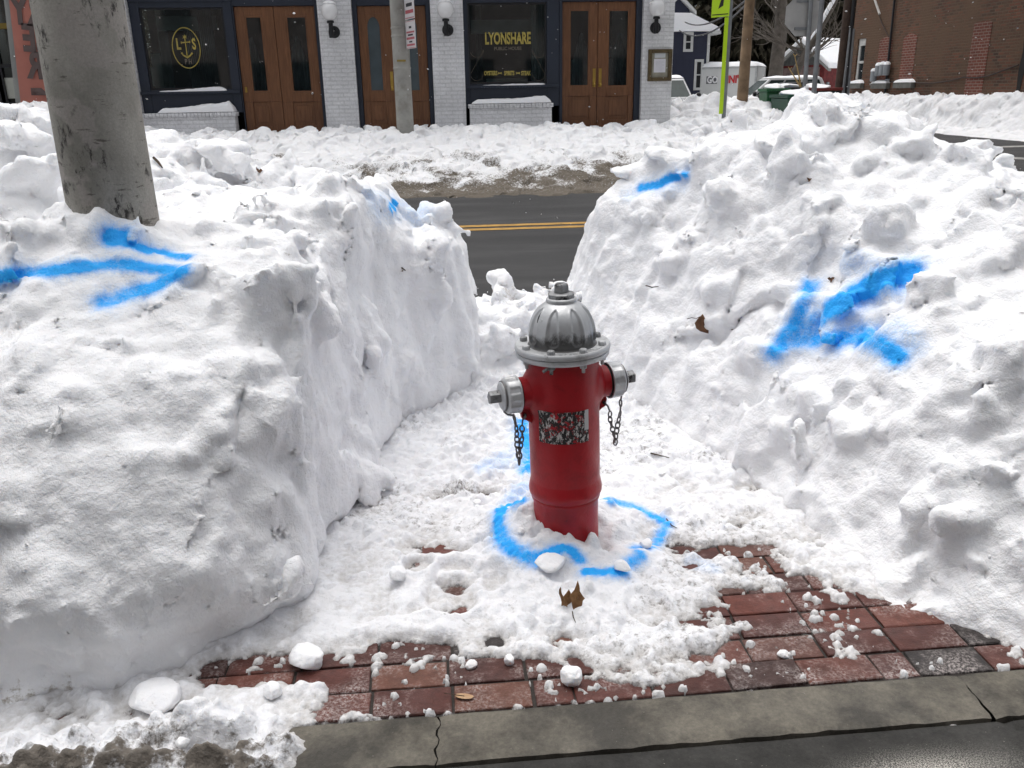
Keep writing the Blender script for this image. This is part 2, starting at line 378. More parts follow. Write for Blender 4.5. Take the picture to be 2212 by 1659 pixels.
def facets(P, sc, seed):
    """broken-chunk relief: every cell a randomly tilted plane, with steps where cells meet"""
    Q = P*sc; i = np.floor(Q).astype(np.int32); best = np.full(len(P), 9.0, np.float32); dl_ = np.zeros((len(P), 3), np.float32); rv = np.zeros((len(P), 4), np.float32)
    J = np.random.default_rng(seed).random((32, 32, 32, 7)).astype(np.float32)
    for dx in (-1, 0, 1):
        for dy in (-1, 0, 1):
            for dz in (-1, 0, 1):
                c = i+np.array([dx, dy, dz]); j = J[c[:, 0] & 31, c[:, 1] & 31, c[:, 2] & 31]; e = Q-(c+j[:, :3]); d = (e*e).sum(1); m = d < best
                best = np.where(m, d, best); dl_ = np.where(m[:, None], e, dl_); rv = np.where(m[:, None], j[:, 3:], rv)
    return ((dl_*(rv[:, :3]*2-1)).sum(1)*1.3+(rv[:, 3]-.5)*.8)/sc
def n2(X, Y, sc, oct_=3, k=0, gain=.5, z=0.0):
    sh = X.shape; P = np.stack([X.ravel(), Y.ravel(), np.full(X.size, z)], 1).astype(np.float32); return fbm(P, sc, oct_, k, gain).reshape(sh)

# ------------------------------------------------------------------ surface nets: level set -> mesh
def surfnet(D, org, h):
    nx, ny, nz = D.shape; sg = D < 0
    cnt = np.zeros((nx-1, ny-1, nz-1), np.int8)
    for a in (0, 1):
        for b in (0, 1):
            for c in (0, 1): cnt += sg[a:nx-1+a, b:ny-1+b, c:nz-1+c]
    act = (cnt > 0) & (cnt < 8); ijk = np.argwhere(act); idx = np.full(act.shape, -1, np.int32); idx[act] = np.arange(len(ijk))
    cor = [(a, b, c) for a in (0, 1) for b in (0, 1) for c in (0, 1)]
    val = np.stack([D[ijk[:, 0]+a, ijk[:, 1]+b, ijk[:, 2]+c] for a, b, c in cor], 1)
    acc = np.zeros((len(ijk), 3)); n = np.zeros(len(ijk))
    for p in range(8):
        for ax in (0, 1, 2):
            if cor[p][ax]: continue
            q = p+(4, 2, 1)[ax]; va, vb = val[:, p], val[:, q]; m = (va < 0) != (vb < 0)
            t = np.where(m, va/np.where(m, va-vb, 1), 0); e = np.array(cor[p], float)[None]+np.eye(3)[ax][None]*t[:, None]
            acc += e*m[:, None]; n += m
    V = (ijk+acc/n[:, None])*h+np.array(org)
    F = []
    for ax in (0, 1, 2):
        o1, o2 = [(1, 2), (2, 0), (0, 1)][ax]
        s0 = [slice(1, None)]*3; s1 = [slice(1, None)]*3
        a = [slice(1, -1)]*3; b = [slice(1, -1)]*3
        a[ax] = slice(0, -1); b[ax] = slice(1, None)
        A, B = sg[tuple(a)], sg[tuple(b)]
        for flip, m in ((0, A & ~B), (1, ~A & B)):
            e = np.argwhere(m)
            if not len(e): continue
            c = e.copy()
            for k in (0, 1, 2):
                if k != ax: c[:, k] += 1
            def at(d1, d2):
                q = c.copy(); q[:, o1] += d1; q[:, o2] += d2; return idx[q[:, 0], q[:, 1], q[:, 2]]
            q = [at(-1, -1), at(0, -1), at(0, 0), at(-1, 0)]
            F.append(np.stack(q if not flip else q[::-1], 1))
    return V, np.concatenate(F)
def vnormals(V, F):
    a = V[F[:, 2]]-V[F[:, 0]]; b = V[F[:, 3]]-V[F[:, 1]]; fn = np.cross(a, b); N = np.zeros_like(V)
    for k in range(4):
        for c in range(3): N[:, c] += np.bincount(F[:, k], fn[:, c], len(V))
    return N/np.maximum(np.linalg.norm(N, axis=1, keepdims=True), 1e-12)
def seg_dist(X, Y, pts):
    """signed distance to a polyline: positive on its left side"""
    best = np.full(X.shape, 1e9); sgn = np.ones(X.shape)
    for (x0, y0), (x1, y1) in zip(pts[:-1], pts[1:]):
        dx, dy = x1-x0, y1-y0; L = math.hypot(dx, dy); t = np.clip(((X-x0)*dx+(Y-y0)*dy)/L**2, 0, 1)
        d = np.hypot(X-x0-t*dx, Y-y0-t*dy); c = dx*(Y-y0)-dy*(X-x0); m = d < best-1e-9
        tie = np.abs(d-best) <= 1e-9
        best = np.where(m, d, best); sgn = np.where(m, np.sign(c), np.where(tie & (c < 0), -1, sgn))
    return best*sgn
def smax(a, b, k): hh = np.clip(.5+.5*(a-b)/k, 0, 1); return b+(a-b)*hh+k*hh*(1-hh)
def smin(a, b, k): return -smax(-a, -b, k)
def sdf_snow(name, org, ext, h, base, noise_amp, blobs=(), fine=(1, 1, 1), post=None):
    n = [int(e/h) for e in ext]; ax = [org[i]+np.arange(n[i])*h for i in range(3)]
    D = base(ax[0], ax[1], ax[2]).astype(np.float32)
    for (c, rad, sd, kk) in blobs:
        lo = [max(0, int((c[i]-rad[i]*1.5-.1-org[i])/h)) for i in range(3)]; hi = [min(n[i], int((c[i]+rad[i]*1.5+.1-org[i])/h)) for i in range(3)]
        if min(hi[i]-lo[i] for i in range(3)) < 2: continue
        G = np.meshgrid(*[ax[i][lo[i]:hi[i]] for i in range(3)], indexing='ij'); P = np.stack([g.ravel() for g in G], 1)
        rr = random.Random(sd); a = rr.random()*6.28; ca, sa = math.cos(a), math.sin(a); tl = rr.uniform(-.5, .5)
        q = P-np.array(c); q = np.stack([ca*q[:, 0]+sa*q[:, 1], -sa*q[:, 0]+ca*q[:, 1], q[:, 2]+tl*q[:, 0]], 1)/np.array(rad)
        rmin = min(rad); pl = np.random.default_rng(sd); qn = np.abs(q); L = ((qn**2.6).sum(1))**(1/2.6)
        cut = np.full(len(q), -9.0)
        for _ in range(7):
            nn_ = pl.normal(size=3); nn_ /= np.linalg.norm(nn_); cut = np.maximum(cut, q @ nn_-pl.uniform(.50, .82))
        d = smax((L-1)*rmin, cut*rmin, .25*rmin)+rmin*.34*fbm((P+sd*1.7).astype(np.float32), .55/rmin, 2, sd % 6)
        sub = D[lo[0]:hi[0], lo[1]:hi[1], lo[2]:hi[2]]; D[lo[0]:hi[0], lo[1]:hi[1], lo[2]:hi[2]] = smin(sub, d.reshape(sub.shape), kk)
    band = np.abs(D) < .20; B = np.argwhere(band); P = (B*h+np.array(org)).astype(np.float32)
    D[band] += noise_amp(P)
    V, F = surfnet(D, org, h)
    # light smoothing, then finer lumps along the normals
    for _ in range(4):
        acc = np.zeros_like(V); cnt = np.zeros(len(V))
        for k in range(4):
            a, b = F[:, k], F[:, (k+1) % 4]
            for c in range(3): acc[:, c] += np.bincount(a, V[b, c], len(V))
            cnt += np.bincount(a, minlength=len(V))
        V = V*.5+.5*acc/np.maximum(cnt, 1)[:, None]
    N = vnormals(V, F); Pf = V.astype(np.float32)
    d = fine[0]*.010*fbm(Pf, 9, 2, 1)+fine[1]*.0055*np.abs(fbm(Pf, 22, 2, 2))
    f1, f2, vv = worley(Pf, 11.0); d += fine[2]*.013*(np.clip(.55-f1, 0, 1)*(vv > .6)-.8*np.clip(.5-f1, 0, 1)*(vv < .16))
    f1, f2, vv = worley(Pf, 26.0, 5); gm = ss(.5+1.8*NZ[4](Pf*2.3)); d += fine[2]*(.012*np.clip(.5-f1, 0, 1)*(vv > .45)*gm+.04*facets(Pf, 21.0, 43)*(.2+.8*gm))
    V = V+N*d[:, None]
    return V, F

# ------------------------------------------------------------------ snow banks beside the hydrant
H = .014
def left_base(x, y, z):
    X, Y = np.meshgrid(x, y, indexing='ij')
    front = seg_dist(X, Y, [(-.50, 1.97), (-.64, 1.93), (-.90, 1.80), (-1.25, 1.79), (-9, 1.8)])     # positive = outside (towards the camera)
    wall = seg_dist(X, Y, [(.25, 5.6), (.24, 4.6), (.20, 4.02), (.06, 3.86), (-.17, 3.62), (-.27, 3.2), (-.40, 2.50), (-.47, 2.02), (-.5, 0)])
    front = -front if front[np.argmin(abs(x+2)), np.argmin(abs(y-3))] > 0 else front
    wall = -wall if wall[np.argmin(abs(x+2)), np.argmin(abs(y-3))] > 0 else wall
    street = Y-4.85
    T = .86+.19*ss((Y-2.05)/1.1)+.36*np.exp(-((X+1.75)/.62)**2-((Y-4.5)/.65)**2)-.17*ss((X+.30)/.22)*ss((Y-3.3)/.4)+.05*np.exp(-((X+.33)/.16)**2-((Y-3.55)/.28)**2)
    T = T-.10*ss((-X-2.6)/1.2)+.085*np.exp(-((X+1.08)/.30)**2-((Y-2.82)/.20)**2)
    T = T+.07*n2(X, Y, 1.6, 2, 1)
    Z = z[None, None, :]
    lean = .20+.25*ss((-X-.7)/.5)
    d1 = (front[..., None]+(.07*Z+(.44+lean[..., None]*.40)*Z*Z+.10*ss((.34-Z)/.34))+.10*np.exp(-((Z-.02)/.09)**2)*np.exp(-((X[..., None]+.60)/.22)**2))/1.04
    d2 = (wall[..., None]+(Z)*.10+.05*np.exp(-(Z/.05)**2))/1.01
    d3 = (street[..., None]+Z*.3)/1.05; d4 = (Z-T[..., None])/1.08
    return smax(smax(smax(d1, d4, .30), d2, .20), d3, .14)
def bank_noise(wallx, wk=.45):
    def f(P):
        a = .046*fbm(P, 2.1, 2, 0)+.020*fbm(P, 5.2, 3, 3)
        # shovel-cut facets: scooped cells, long in height on the cut walls
        Q = P*np.array([1, 1, .62], np.float32); f1, f2, v = worley(Q, 4.6, 11); a = a+.050*(.5-f1)*(v > .40)*-1+.045*(.45-f1)*(v < .22)
        f1, f2, v = worley(Q, 8.0, 12); a = a-.050*np.clip(.5-f1, 0, 1)*(v > .55)+.050*np.clip(.45-f1, 0, 1)*(v < .22)+.014*np.clip(f2-f1, 0, .3)*-1
        f1, f2, v = worley(P+.4*a[:, None], 15.0, 14); a = a-.022*np.clip(.5-f1, 0, 1)*(v > .78)+.018*np.clip(.45-f1, 0, 1)*(v < .08)
        pm_ = ss(.5+1.4*NZ[2](P*1.7)); a = a+.24*facets(Q+.10*np.stack([fbm(P, 5, 2, 1)]*3, 1), 4.6, 41)*(.35+.65*pm_)+.13*facets(P+.05*np.stack([fbm(P, 11, 2, 2)]*3, 1), 10.5, 42)*(1-.8*pm_)
        m = wallx(P)
        a = a*(1-wk*m)+m*(.026*fbm(P*np.array([1, 1, .22], np.float32), 9.5, 2, 4))
        return a
    return f
BASE = {}
def LB(px, py, Y, r_, sd, k=.020, sc=.78, sink=.12, key=None):
    rad = tuple(v*sc for v in r_); h_ = None
    if key: h_ = BASE[key].ray_cast(Vector(CAM), Vector(ray(px, py)).normalized())
    if h_ is None or h_[0] is None: return (tuple(atY(px, py, Y)), rad, sd, k)
    p = h_[0]-h_[1]*min(rad)*sink; return (tuple(p), rad, sd, k)
def coarse(key, base, org, ext):
    h = .04; n = [int(e/h) for e in ext]; V, F = surfnet(base(*[org[i]+np.arange(n[i])*h for i in range(3)]).astype(np.float32), org, h)
    N = vnormals(V, F); BASE[key] = BVHTree.FromPolygons([tuple(p) for p in V.tolist()], [tuple(f) for f in F.tolist()])
    # make sure the normals point out of the snow
    hh = BASE[key].ray_cast(Vector((V[:, 0].mean(), V[:, 1].mean(), 5)), Vector((0, 0, -1)))
    if hh[1] is not None and hh[1].z < 0: BASE[key] = BVHTree.FromPolygons([tuple(p) for p in V.tolist()], [tuple(f)[::-1] for f in F.tolist()])
coarse('l', left_base, (-4.0, 1.58, -.06), (4.45, 3.5, 1.75))
left_blobs = [LB(1000, 500, 4.25, (.07, .07, .05), 1, key='l'), LB(870, 452, 4.1, (.08, .07, .06), 2, key='l'), LB(720, 420, 3.9, (.06, .06, .05), 3, key='l'), LB(960, 470, 4.3, (.06, .06, .05), 31, key='l'),
  LB(560, 395, 3.9, (.16, .12, .09), 4, key='l'), LB(480, 345, 4.2, (.17, .14, .09), 5, key='l'), LB(470, 420, 3.5, (.12, .10, .09), 6, key='l'), LB(395, 350, 4.2, (.12, .12, .09), 7, key='l'),
  LB(90, 330, 4.0, (.22, .18, .12), 8, key='l'), LB(40, 400, 3.6, (.20, .15, .10), 9, key='l'), LB(100, 515, 2.75, (.07, .06, .05), 10, key='l'), LB(540, 480, 3.1, (.07, .06, .04), 11, key='l'),
  LB(610, 470, 3.2, (.09, .07, .05), 12, key='l'), LB(430, 500, 2.85, (.05, .05, .05), 13, key='l'), LB(690, 690, 2.9, (.10, .10, .17), 14, key='l'), LB(560, 640, 2.35, (.12, .10, .10), 15, key='l'),
  LB(880, 800, 3.3, (.10, .12, .16), 16, key='l'), LB(800, 760, 3.2, (.09, .10, .20), 17, key='l'), LB(780, 1010, 2.9, (.06, .08, .08), 18, key='l'), LB(500, 560, 2.6, (.06, .05, .04), 19, key='l'),
  LB(60, 270, 4.5, (.22, .2, .10), 20, key='l'), LB(640, 520, 3.0, (.10, .10, .06), 21, key='l'), LB(940, 620, 3.9, (.12, .10, .18), 22, key='l'), LB(1010, 760, 4.0, (.10, .08, .22), 23, key='l'),
  LB(252, 478, 2.85, (.20, .16, .09), 33, key='l', sink=.2), LB(400, 592, 2.45, (.045, .04, .035), 24, key='l'), LB(252, 508, 2.78, (.045, .05, .045), 25, key='l'), LB(690, 470, 3.4, (.12, .09, .07), 26, key='l'), LB(330, 420, 3.7, (.1, .1, .06), 27, key='l')]
wl = lambda P: ss((P[:, 0]+.75)/.25)*ss((.95-P[:, 2])/.3)*ss((P[:, 1]-2.1)/.3)
VL, FL = sdf_snow('l', (-4.0, 1.58, -.06), (4.45, 3.5, 1.75), H, left_base, bank_noise(wl), left_blobs)

def right_base(x, y, z):
    X, Y = np.meshgrid(x, y, indexing='ij')
    wall = seg_dist(X, Y, [(.66, 5.6), (.70, 4.5), (.84, 3.9), (1.0, 3.4), (1.12, 2.9), (1.18, 2.2), (1.2, 0)])
    front = seg_dist(X, Y, [(.70, 3.9), (1.06, 3.24), (1.24, 2.74), (1.34, 2.15), (1.56, 1.80), (2.3, 1.74), (9, 1.7)])
    k = (np.argmin(abs(x-3)), np.argmin(abs(y-3)))
    wall = -wall if wall[k] > 0 else wall
    front = -front if front[k] > 0 else front
    street = Y-5.15+.1*n2(X, Y, 1.5)
    T = .74+.30*ss((Y-2.2)/1.3)+.36*np.exp(-((X-1.98)/.72)**2-((Y-4.25)/.85)**2)-.14*ss((1.15-X)/.45)*ss((Y-3.6)/.6)
    T = T+.06*n2(X, Y, 1.7, 2, 2)-.26*ss((X-2.25)/.9)*ss((Y-2.8)/1.0)
    Z = z[None, None, :]
    cot = .62+.22*ss((X-1.5)/.6)
    d1 = (front[..., None]+Z*cot[..., None])/np.sqrt(1+cot**2)[..., None]
    d2 = (wall[..., None]+Z*.20+.03*np.exp(-(Z/.05)**2))/1.02
    d3 = (street[..., None]+Z*.45)/1.1; d4 = (Z-T[..., None])/1.12
    return smax(smax(d1, d2, .12), smax(d3, d4, .16), .16)
coarse('r', right_base, (.50, 1.50, -.06), (4.6, 3.95, 1.78))
right_blobs = [LB(1640, 265, 4.1, (.12, .12, .10), 41, key='r'), LB(1720, 240, 4.3, (.14, .12, .09), 42, key='r'), LB(1800, 250, 4.2, (.2, .15, .08), 43, key='r'), LB(1905, 285, 4.1, (.18, .13, .09), 44, key='r'),
  LB(1960, 320, 4.0, (.14, .12, .09), 45, key='r'), LB(2060, 345, 4.0, (.14, .12, .07), 46, key='r'), LB(1500, 350, 4.3, (.09, .09, .07), 47, key='r'), LB(1400, 440, 4.4, (.10, .09, .08), 48, key='r'),
  LB(1950, 480, 3.0, (.13, .11, .12), 49, key='r'), LB(2150, 560, 2.7, (.16, .13, .12), 50, key='r'), LB(2020, 640, 2.6, (.12, .10, .10), 51, key='r'), LB(2060, 850, 2.15, (0.104, 0.091, 0.104), 52, key='r'),
  LB(2140, 900, 2.1, (0.065, 0.058, 0.065), 53, key='r'), LB(1900, 920, 2.2, (0.120, 0.098, 0.090), 54, key='r'), LB(1750, 850, 2.4, (0.112, 0.098, 0.090), 55, key='r'), LB(2160, 1010, 1.95, (0.098, 0.077, 0.063), 56, key='r'),
  LB(2150, 1205, 1.83, (0.060, 0.048, 0.048), 57, key='r'), LB(1640, 760, 2.6, (0.077, 0.070, 0.070), 58, key='r'), LB(1560, 420, 3.9, (.15, .12, .09), 59, key='r'), LB(1700, 330, 4.0, (.18, .14, .09), 60, key='r'),
  LB(1880, 350, 3.8, (.15, .12, .08), 61, key='r'), LB(1450, 560, 3.7, (0.108, 0.078, 0.054), 62, key='r'), LB(1380, 620, 3.8, (0.060, 0.060, 0.072), 63, key='r'), LB(1560, 640, 3.0, (0.084, 0.072, 0.072), 64, key='r'),
  LB(1980, 1100, 2.05, (0.098, 0.070, 0.063), 65, key='r'), LB(2100, 1120, 1.9, (0.084, 0.070, 0.056), 66, key='r'), LB(1720, 960, 2.5, (.10, .09, .10), 67, key='r'), LB(2190, 800, 2.2, (0.098, 0.090, 0.098), 68, key='r'),
  LB(1285, 520, 4.6, (.06, .07, .08), 69, key='r'), LB(1340, 440, 4.6, (.07, .07, .07), 70, key='r'), LB(2180, 420, 3.4, (.14, .13, .09), 71, key='r'), LB(1800, 450, 3.3, (.14, .12, .09), 72, key='r')]
wr = lambda P: ss((1.25-P[:, 0])/.25)*ss((.95-P[:, 2])/.3)*ss((P[:, 1]-2.9)/.3)
VR, FR = sdf_snow('r', (.50, 1.50, -.06), (4.6, 3.95, 1.78), H, right_base, bank_noise(wr, .68), right_blobs)

def rubble_base(x, y, z):
    X, Y = np.meshgrid(x, y, indexing='ij')
    T = .07-.35*ss((4.0-Y)/.35)+.20*ss((Y-3.9)/.6)*ss((5.5-Y)/.5)+.13*np.exp(-((X-.62)/.3)**2-((Y-4.55)/.3)**2)
    return (z[None, None, :]-T[..., None])/1.1+0*X[..., None]
RB = lambda px, py, Y, r_, sd, k: (tuple(atY(px, py, Y)), r_, sd, k)
rub_blobs = [RB(1100, 662, 4.7, (.17, .13, .16), 80, .012), RB(1165, 665, 4.65, (.13, .12, .13), 81, .012), RB(1205, 660, 4.6, (.10, .10, .10), 82, .012), RB(1225, 640, 4.7, (.07, .07, .09), 92, .01), RB(1105, 705, 4.4, (.07, .06, .06), 83, .008),
  RB(1150, 730, 4.35, (.11, .09, .08), 84, .012), RB(1075, 750, 4.2, (.10, .09, .09), 85, .012), RB(1130, 790, 4.1, (.09, .08, .07), 86, .012), RB(1085, 845, 3.95, (.09, .08, .06), 87, .015),
  RB(1270, 730, 4.4, (.12, .10, .12), 88, .015), RB(1065, 705, 4.5, (.09, .09, .09), 89, .012), RB(1112, 690, 4.25, (.045, .045, .045), 90, .006), RB(1145, 765, 4.2, (.05, .045, .04), 91, .008), RB(1180, 700, 4.4, (.07, .06, .06), 93, .01)]
def rub_noise(P):
    a = .03*fbm(P, 4, 2, 0)+.30*facets(P, 9.0, 44); f1, f2, v = worley(P, 9.0, 12); a = a-.055*np.clip(.55-f1, 0, 1)*(v > .4); f1, f2, v = worley(P, 20.0, 13); return a-.03*np.clip(.5-f1, 0, 1)*(v > .4)
VB, FB = sdf_snow('b', (-.2, 3.62, -.25), (1.45, 1.95, .95), .0125, rubble_base, rub_noise, rub_blobs, fine=(1, 1.4, 1.2))

# ------------------------------------------------------------------ trampled snow over the brick strip (height field)
HX, HY = .397, 2.5        # hydrant
gx_ = np.arange(-2.4, 3.0, .0065); gy_ = np.arange(1.22, 4.35, .0065); GX, GY = np.meshgrid(gx_, gy_, indexing='ij')
def spot(px, py, rx, ry, z=0.0):
    c = atz(px, py, z); return np.exp(-((GX-c[0])/rx)**2-((GY-c[1])/ry)**2)
bare = 0
for px, py, rx, ry, a in [(1880, 1390, .20, .10, 1.2), (1990, 1420, .16, .10, 1.1), (2130, 1425, .16, .09, 1.0), (1730, 1435, .16, .09, 1.0), (1640, 1480, .22, .05, 1.0), (1860, 1480, .2, .05, 1.1), (2050, 1450, .14, .07, 1.0),
     (1800, 1335, .14, .07, .85), (1650, 1330, .11, .09, .75), (1745, 1255, .07, .05, .85), (1960, 1310, .13, .05, .9), (1590, 1400, .07, .06, .6), (1700, 1210, .10, .05, .45), (1600, 1290, .08, .05, .5),
     (870, 1450, .13, .06, 1.1), (1000, 1450, .16, .06, 1.1), (1130, 1450, .13, .055, 1.0), (950, 1510, .2, .06, 1.1), (1120, 1500, .18, .05, 1.1), (800, 1510, .12, .05, .9), (1400, 1495, .16, .025, .9), (1260, 1490, .1, .03, .5),
     (850, 1395, .08, .035, .9), (945, 1400, .08, .03, .85), (1075, 1385, .06, .035, .8), (1010, 1195, .06, .022, .9), (1045, 1192, .03, .02, .7), (1590, 1140, .05, .03, .85), (975, 1327, .035, .015, .9), (1225, 1385, .05, .03, .7),
     (1480, 1190, .06, .05, .6), (1060, 1075, .06, .05, .8), (960, 1080, .06, .035, .7), (1500, 1420, .09, .03, .7), (1340, 1420, .05, .025, .55), (640, 1445, .20, .05, 1.3), (560, 1440, .14, .05, 1.2),
     (1230, 1500, .06, .03, .4), (1490, 1225, .04, .03, .5), (1540, 1010, .12, .04, .4), (1650, 1380, .08, .04, .6), (1160, 1215, .02, .012, .9), (1700, 1290, .16, .10, .75), (1850, 1320, .20, .09, .6), (1560, 1330, .10, .07, .55), (1640, 1230, .14, .05, .5), (1560, 1190, .06, .04, .6), (1480, 1350, .08, .05, .45), (1960, 1380, .25, .10, .6), (760, 1460, .12, .06, .8), (1750, 1180, .10, .04, .5), (1600, 1060, .20, .05, .45), (960, 1180, .14, .06, .45), (1340, 1450, .14, .03, .5), (1570, 1205, .13, .06, .6), (1650, 1185, .12, .05, .55), (1500, 1270, .06, .04, .6), (1620, 1120, .10, .03, .5), (880, 1330, .10, .03, .4)]:
    bare = bare+a*spot(px, py, rx, ry)
strip = ss((GY-1.735)/.02)
rgh = n2(GX, GY, 5, 3, 0); fin = n2(GX, GY, 16, 3, 2); fin2 = n2(GX, GY, 45, 2, 4)
P_ = np.stack([GX.ravel(), GY.ravel(), 0*GX.ravel()], 1).astype(np.float32)
def crumbs(sc, seed, amp, thr):
    f1, f2, v = worley(P_, sc, seed); return (amp*np.sqrt(np.clip(.30-f1**2, 0, 1))*(v > thr)*(.4+v)).reshape(GX.shape)
cr_mask = ss(.35+1.6*n2(GX, GY, 2.2, 2, 3))
th = .025+.017*rgh+.009*fin+.0028*fin2-.044*np.minimum(bare, 1.0)+np.clip(bare, 0, 1)*(.030*n2(GX, GY, 8, 3, 5, .6)+.012*fin+.008*fin2)+cr_mask*(crumbs(22, 31, .030, .62)+crumbs(42, 32, .014, .55))*(bare < .7)+crumbs(30, 33, .016, .93)
th = th+.02*ss((2.3-GY)/.3)*np.abs(n2(GX, GY, 9, 2, 5))*(bare < .6)-.016*ss((2.02-GY)/.22)
# worn, icy footprints
for px, py, r_, dpt in [(905, 1235, .055, .022), (985, 1255, .075, .018), (975, 1300, .09, .016), (1060, 1270, .06, .012), (1020, 1010, .07, .012), (1400, 1330, .07, .012)]:
    c = atz(px, py); d = np.hypot((GX-c[0]), (GY-c[1])*.8)/r_; th = th-dpt*ss((1.0-d)/.25)+.010*np.exp(-((d-1.12)/.16)**2)
# mound pushed up round the hydrant
dh = np.hypot(GX-HX, GY-HY); an = np.arctan2(GY-HY, GX-HX)
mound = np.exp(-((dh-.10)/.15)**2)*(.085+.045*np.cos(an-2.9)+.02*np.sin(3*an))
mound = mound-.018*np.exp(-((GX-HX-.035)/.050)**2-((GY-HY+.115)/.08)**2)-.035*np.exp(-((GX-HX-.115)/.022)**2-((GY-HY+.07)/.06)**2)
mound = mound+.050*np.exp(-(np.abs(GX-HX-.070)/.020)**4-(np.abs(GY-HY+.112)/.026)**4)
th = th+mound+.030*np.exp(-((dh-.30)/.10)**2)*(rgh*.8+.45)
th = th+.07*ss((GY-3.6)/.7)+.05*np.abs(fin)*ss((GY-3.3)/.6)+.02*ss((GY-2.9)/.5)
th = th+.03*np.abs(n2(GX, GY, 12, 2, 1))*ss((GY-2.6)/.4)*(np.abs(GX-.3) < .9)
# on the kerb and the walk only scattered slush, much of it at the left
lft = ss((-.22-GX)/.35+.25*rgh)
kerbth = -.020+.050*ss((-.28-GX)/.25+.3*rgh)*ss((GY-1.42)/.14)+.052*lft*ss((GY-1.25)/.45)+.05*rgh*lft+.032*fin*(.3+lft)+.010*fin2-.012*(1-lft)-.12*spot(250, 1590, .12, .05)*1-.10*spot(60, 1600, .14, .05)-.10*spot(480, 1640, .09, .04)-.06*spot(330, 1620, .05, .05)
th = np.where(GY > 1.735, th, 0)*1+np.where(GY > 1.735, 0, kerbth)
edge = np.exp(-((GY-1.735)/.03)**2); th = np.where(edge > .02, th*(1-edge*.6)+edge*.6*np.maximum(-.016+.035*fin+.03*rgh+.012*fin2+.06*lft, kerbth), th)
ground = np.where(GY > 1.735, 0.0, np.where(GY > 1.575, .0, -.02))
HT = ground+th
HT = np.where(th < -.012, ground-.02, HT)
nxg, nyg = GX.shape; idx = np.arange(nxg*nyg).reshape(nxg, nyg)
q = np.stack([idx[:-1, :-1].ravel(), idx[1:, :-1].ravel(), idx[1:, 1:].ravel(), idx[:-1, 1:].ravel()], 1)
bt = np.clip(crumbs(34, 35, .030, .86)+crumbs(60, 36, .020, .90)-.004, -.02, .013)+.004*fin
sh_ = (th < .0)&(GY > 1.735)&(bt > 0)&(n2(GX, GY, 3.5, 2, 1) > -.02); HT = np.where(sh_, bt, HT); th = np.where(sh_, bt, th)
up = (th > -.014); keep = (up[:-1, :-1] | up[1:, :-1] | up[1:, 1:] | up[:-1, 1:]).ravel(); q = q[keep]
used = np.unique(q); rm = np.full(nxg*nyg, -1); rm[used] = np.arange(len(used)); VG = np.stack([GX.ravel(), GY.ravel(), HT.ravel()], 1)[used]; FG = rm[q]
thinG = np.clip(1-(th.ravel()[used]-.001)/.050, 0, 1)
dirtG = np.clip(.12*ss((GY-1.7)/-.1)+.85*lft*(GY < 1.76)*ss((1.76-GY)/.22)*(.45+.9*rgh+.8*fin)+.45*spot(1000, 1075, .14, .08)+.30*spot(960, 985, .06, .04)+.25*spot(1560, 1000, .2, .06)+.15, 0, 1).ravel()[used]*1.0+.10+(.24*ss(n2(GX, GY, 1.8, 3, 4)*2.0)).ravel()[used]

# ------------------------------------------------------------------ spray paint: strokes thrown onto the surface from where the photo shows them
BV = {}
for k, (V_, F_) in dict(l=(VL, FL), r=(VR, FR), b=(VB, FB), g=(VG, FG)).items():
    BV[k] = BVHTree.FromPolygons([tuple(p) for p in V_.tolist()], [tuple(f) for f in F_.tolist()])
def hit(px, py, keys='lrbg'):
    d = Vector(ray(px, py)).normalized(); best = None
    for k in keys:
        h_ = BV[k].ray_cast(Vector(CAM), d)
        if h_[0] is not None and (best is None or h_[3] < best[3]): best = h_
    return best
STROKES = []   # (points, radius, strength, soft radius)
def stroke(pts, rad, s=1.0, keys='lrbg', soft=2.2):
    P = []
    for (a, b) in zip(pts[:-1], pts[1:]):
        n = max(2, int(math.hypot(b[0]-a[0], b[1]-a[1])/10))
        for i in range(n):
            t = i/n; h_ = hit(a[0]+(b[0]-a[0])*t, a[1]+(b[1]-a[1])*t, keys)
            if h_ is not None: P.append(h_[0][:])
    h_ = hit(*pts[-1], keys)
    if h_ is not None: P.append(h_[0][:])
    if P: STROKES.append((np.array(P), rad, s, soft))
# arrow on the left bank
stroke([(-30, 602), (90, 588), (190, 574), (280, 572), (360, 582), (395, 580)], .0155, 1.0, 'l', 1.7)
stroke([(246, 513), (262, 515)], .020, 1.25, 'l')
stroke([(275, 527), (330, 545), (405, 556)], .013, 1.0, 'l', 1.7)
stroke([(385, 585), (340, 615), (280, 635), (225, 656)], .019, .9, 'l', 1.8)
# arrow on the right bank
stroke([(1965, 590), (1900, 607), (1840, 635), (1795, 668)], .027, 1.15, 'r')
stroke([(1752, 615), (1738, 650), (1722, 690), (1690, 735)], .019, .85, 'r')
stroke([(1670, 760), (1700, 735), (1735, 733), (1800, 735), (1850, 730), (1900, 742), (1940, 770)], .021, .92, 'r')
stroke([(1850, 718), (1885, 722)], .022, .7, 'r')
stroke([(1795, 668), (1760, 700), (1715, 728)], .028, .80, 'r')
stroke([(1740, 690), (1800, 690)], .05, .34, 'r')
stroke([(1930, 720), (1960, 745)], .035, .30, 'r')
stroke([(1820, 560), (1880, 575)], .03, .22, 'r')
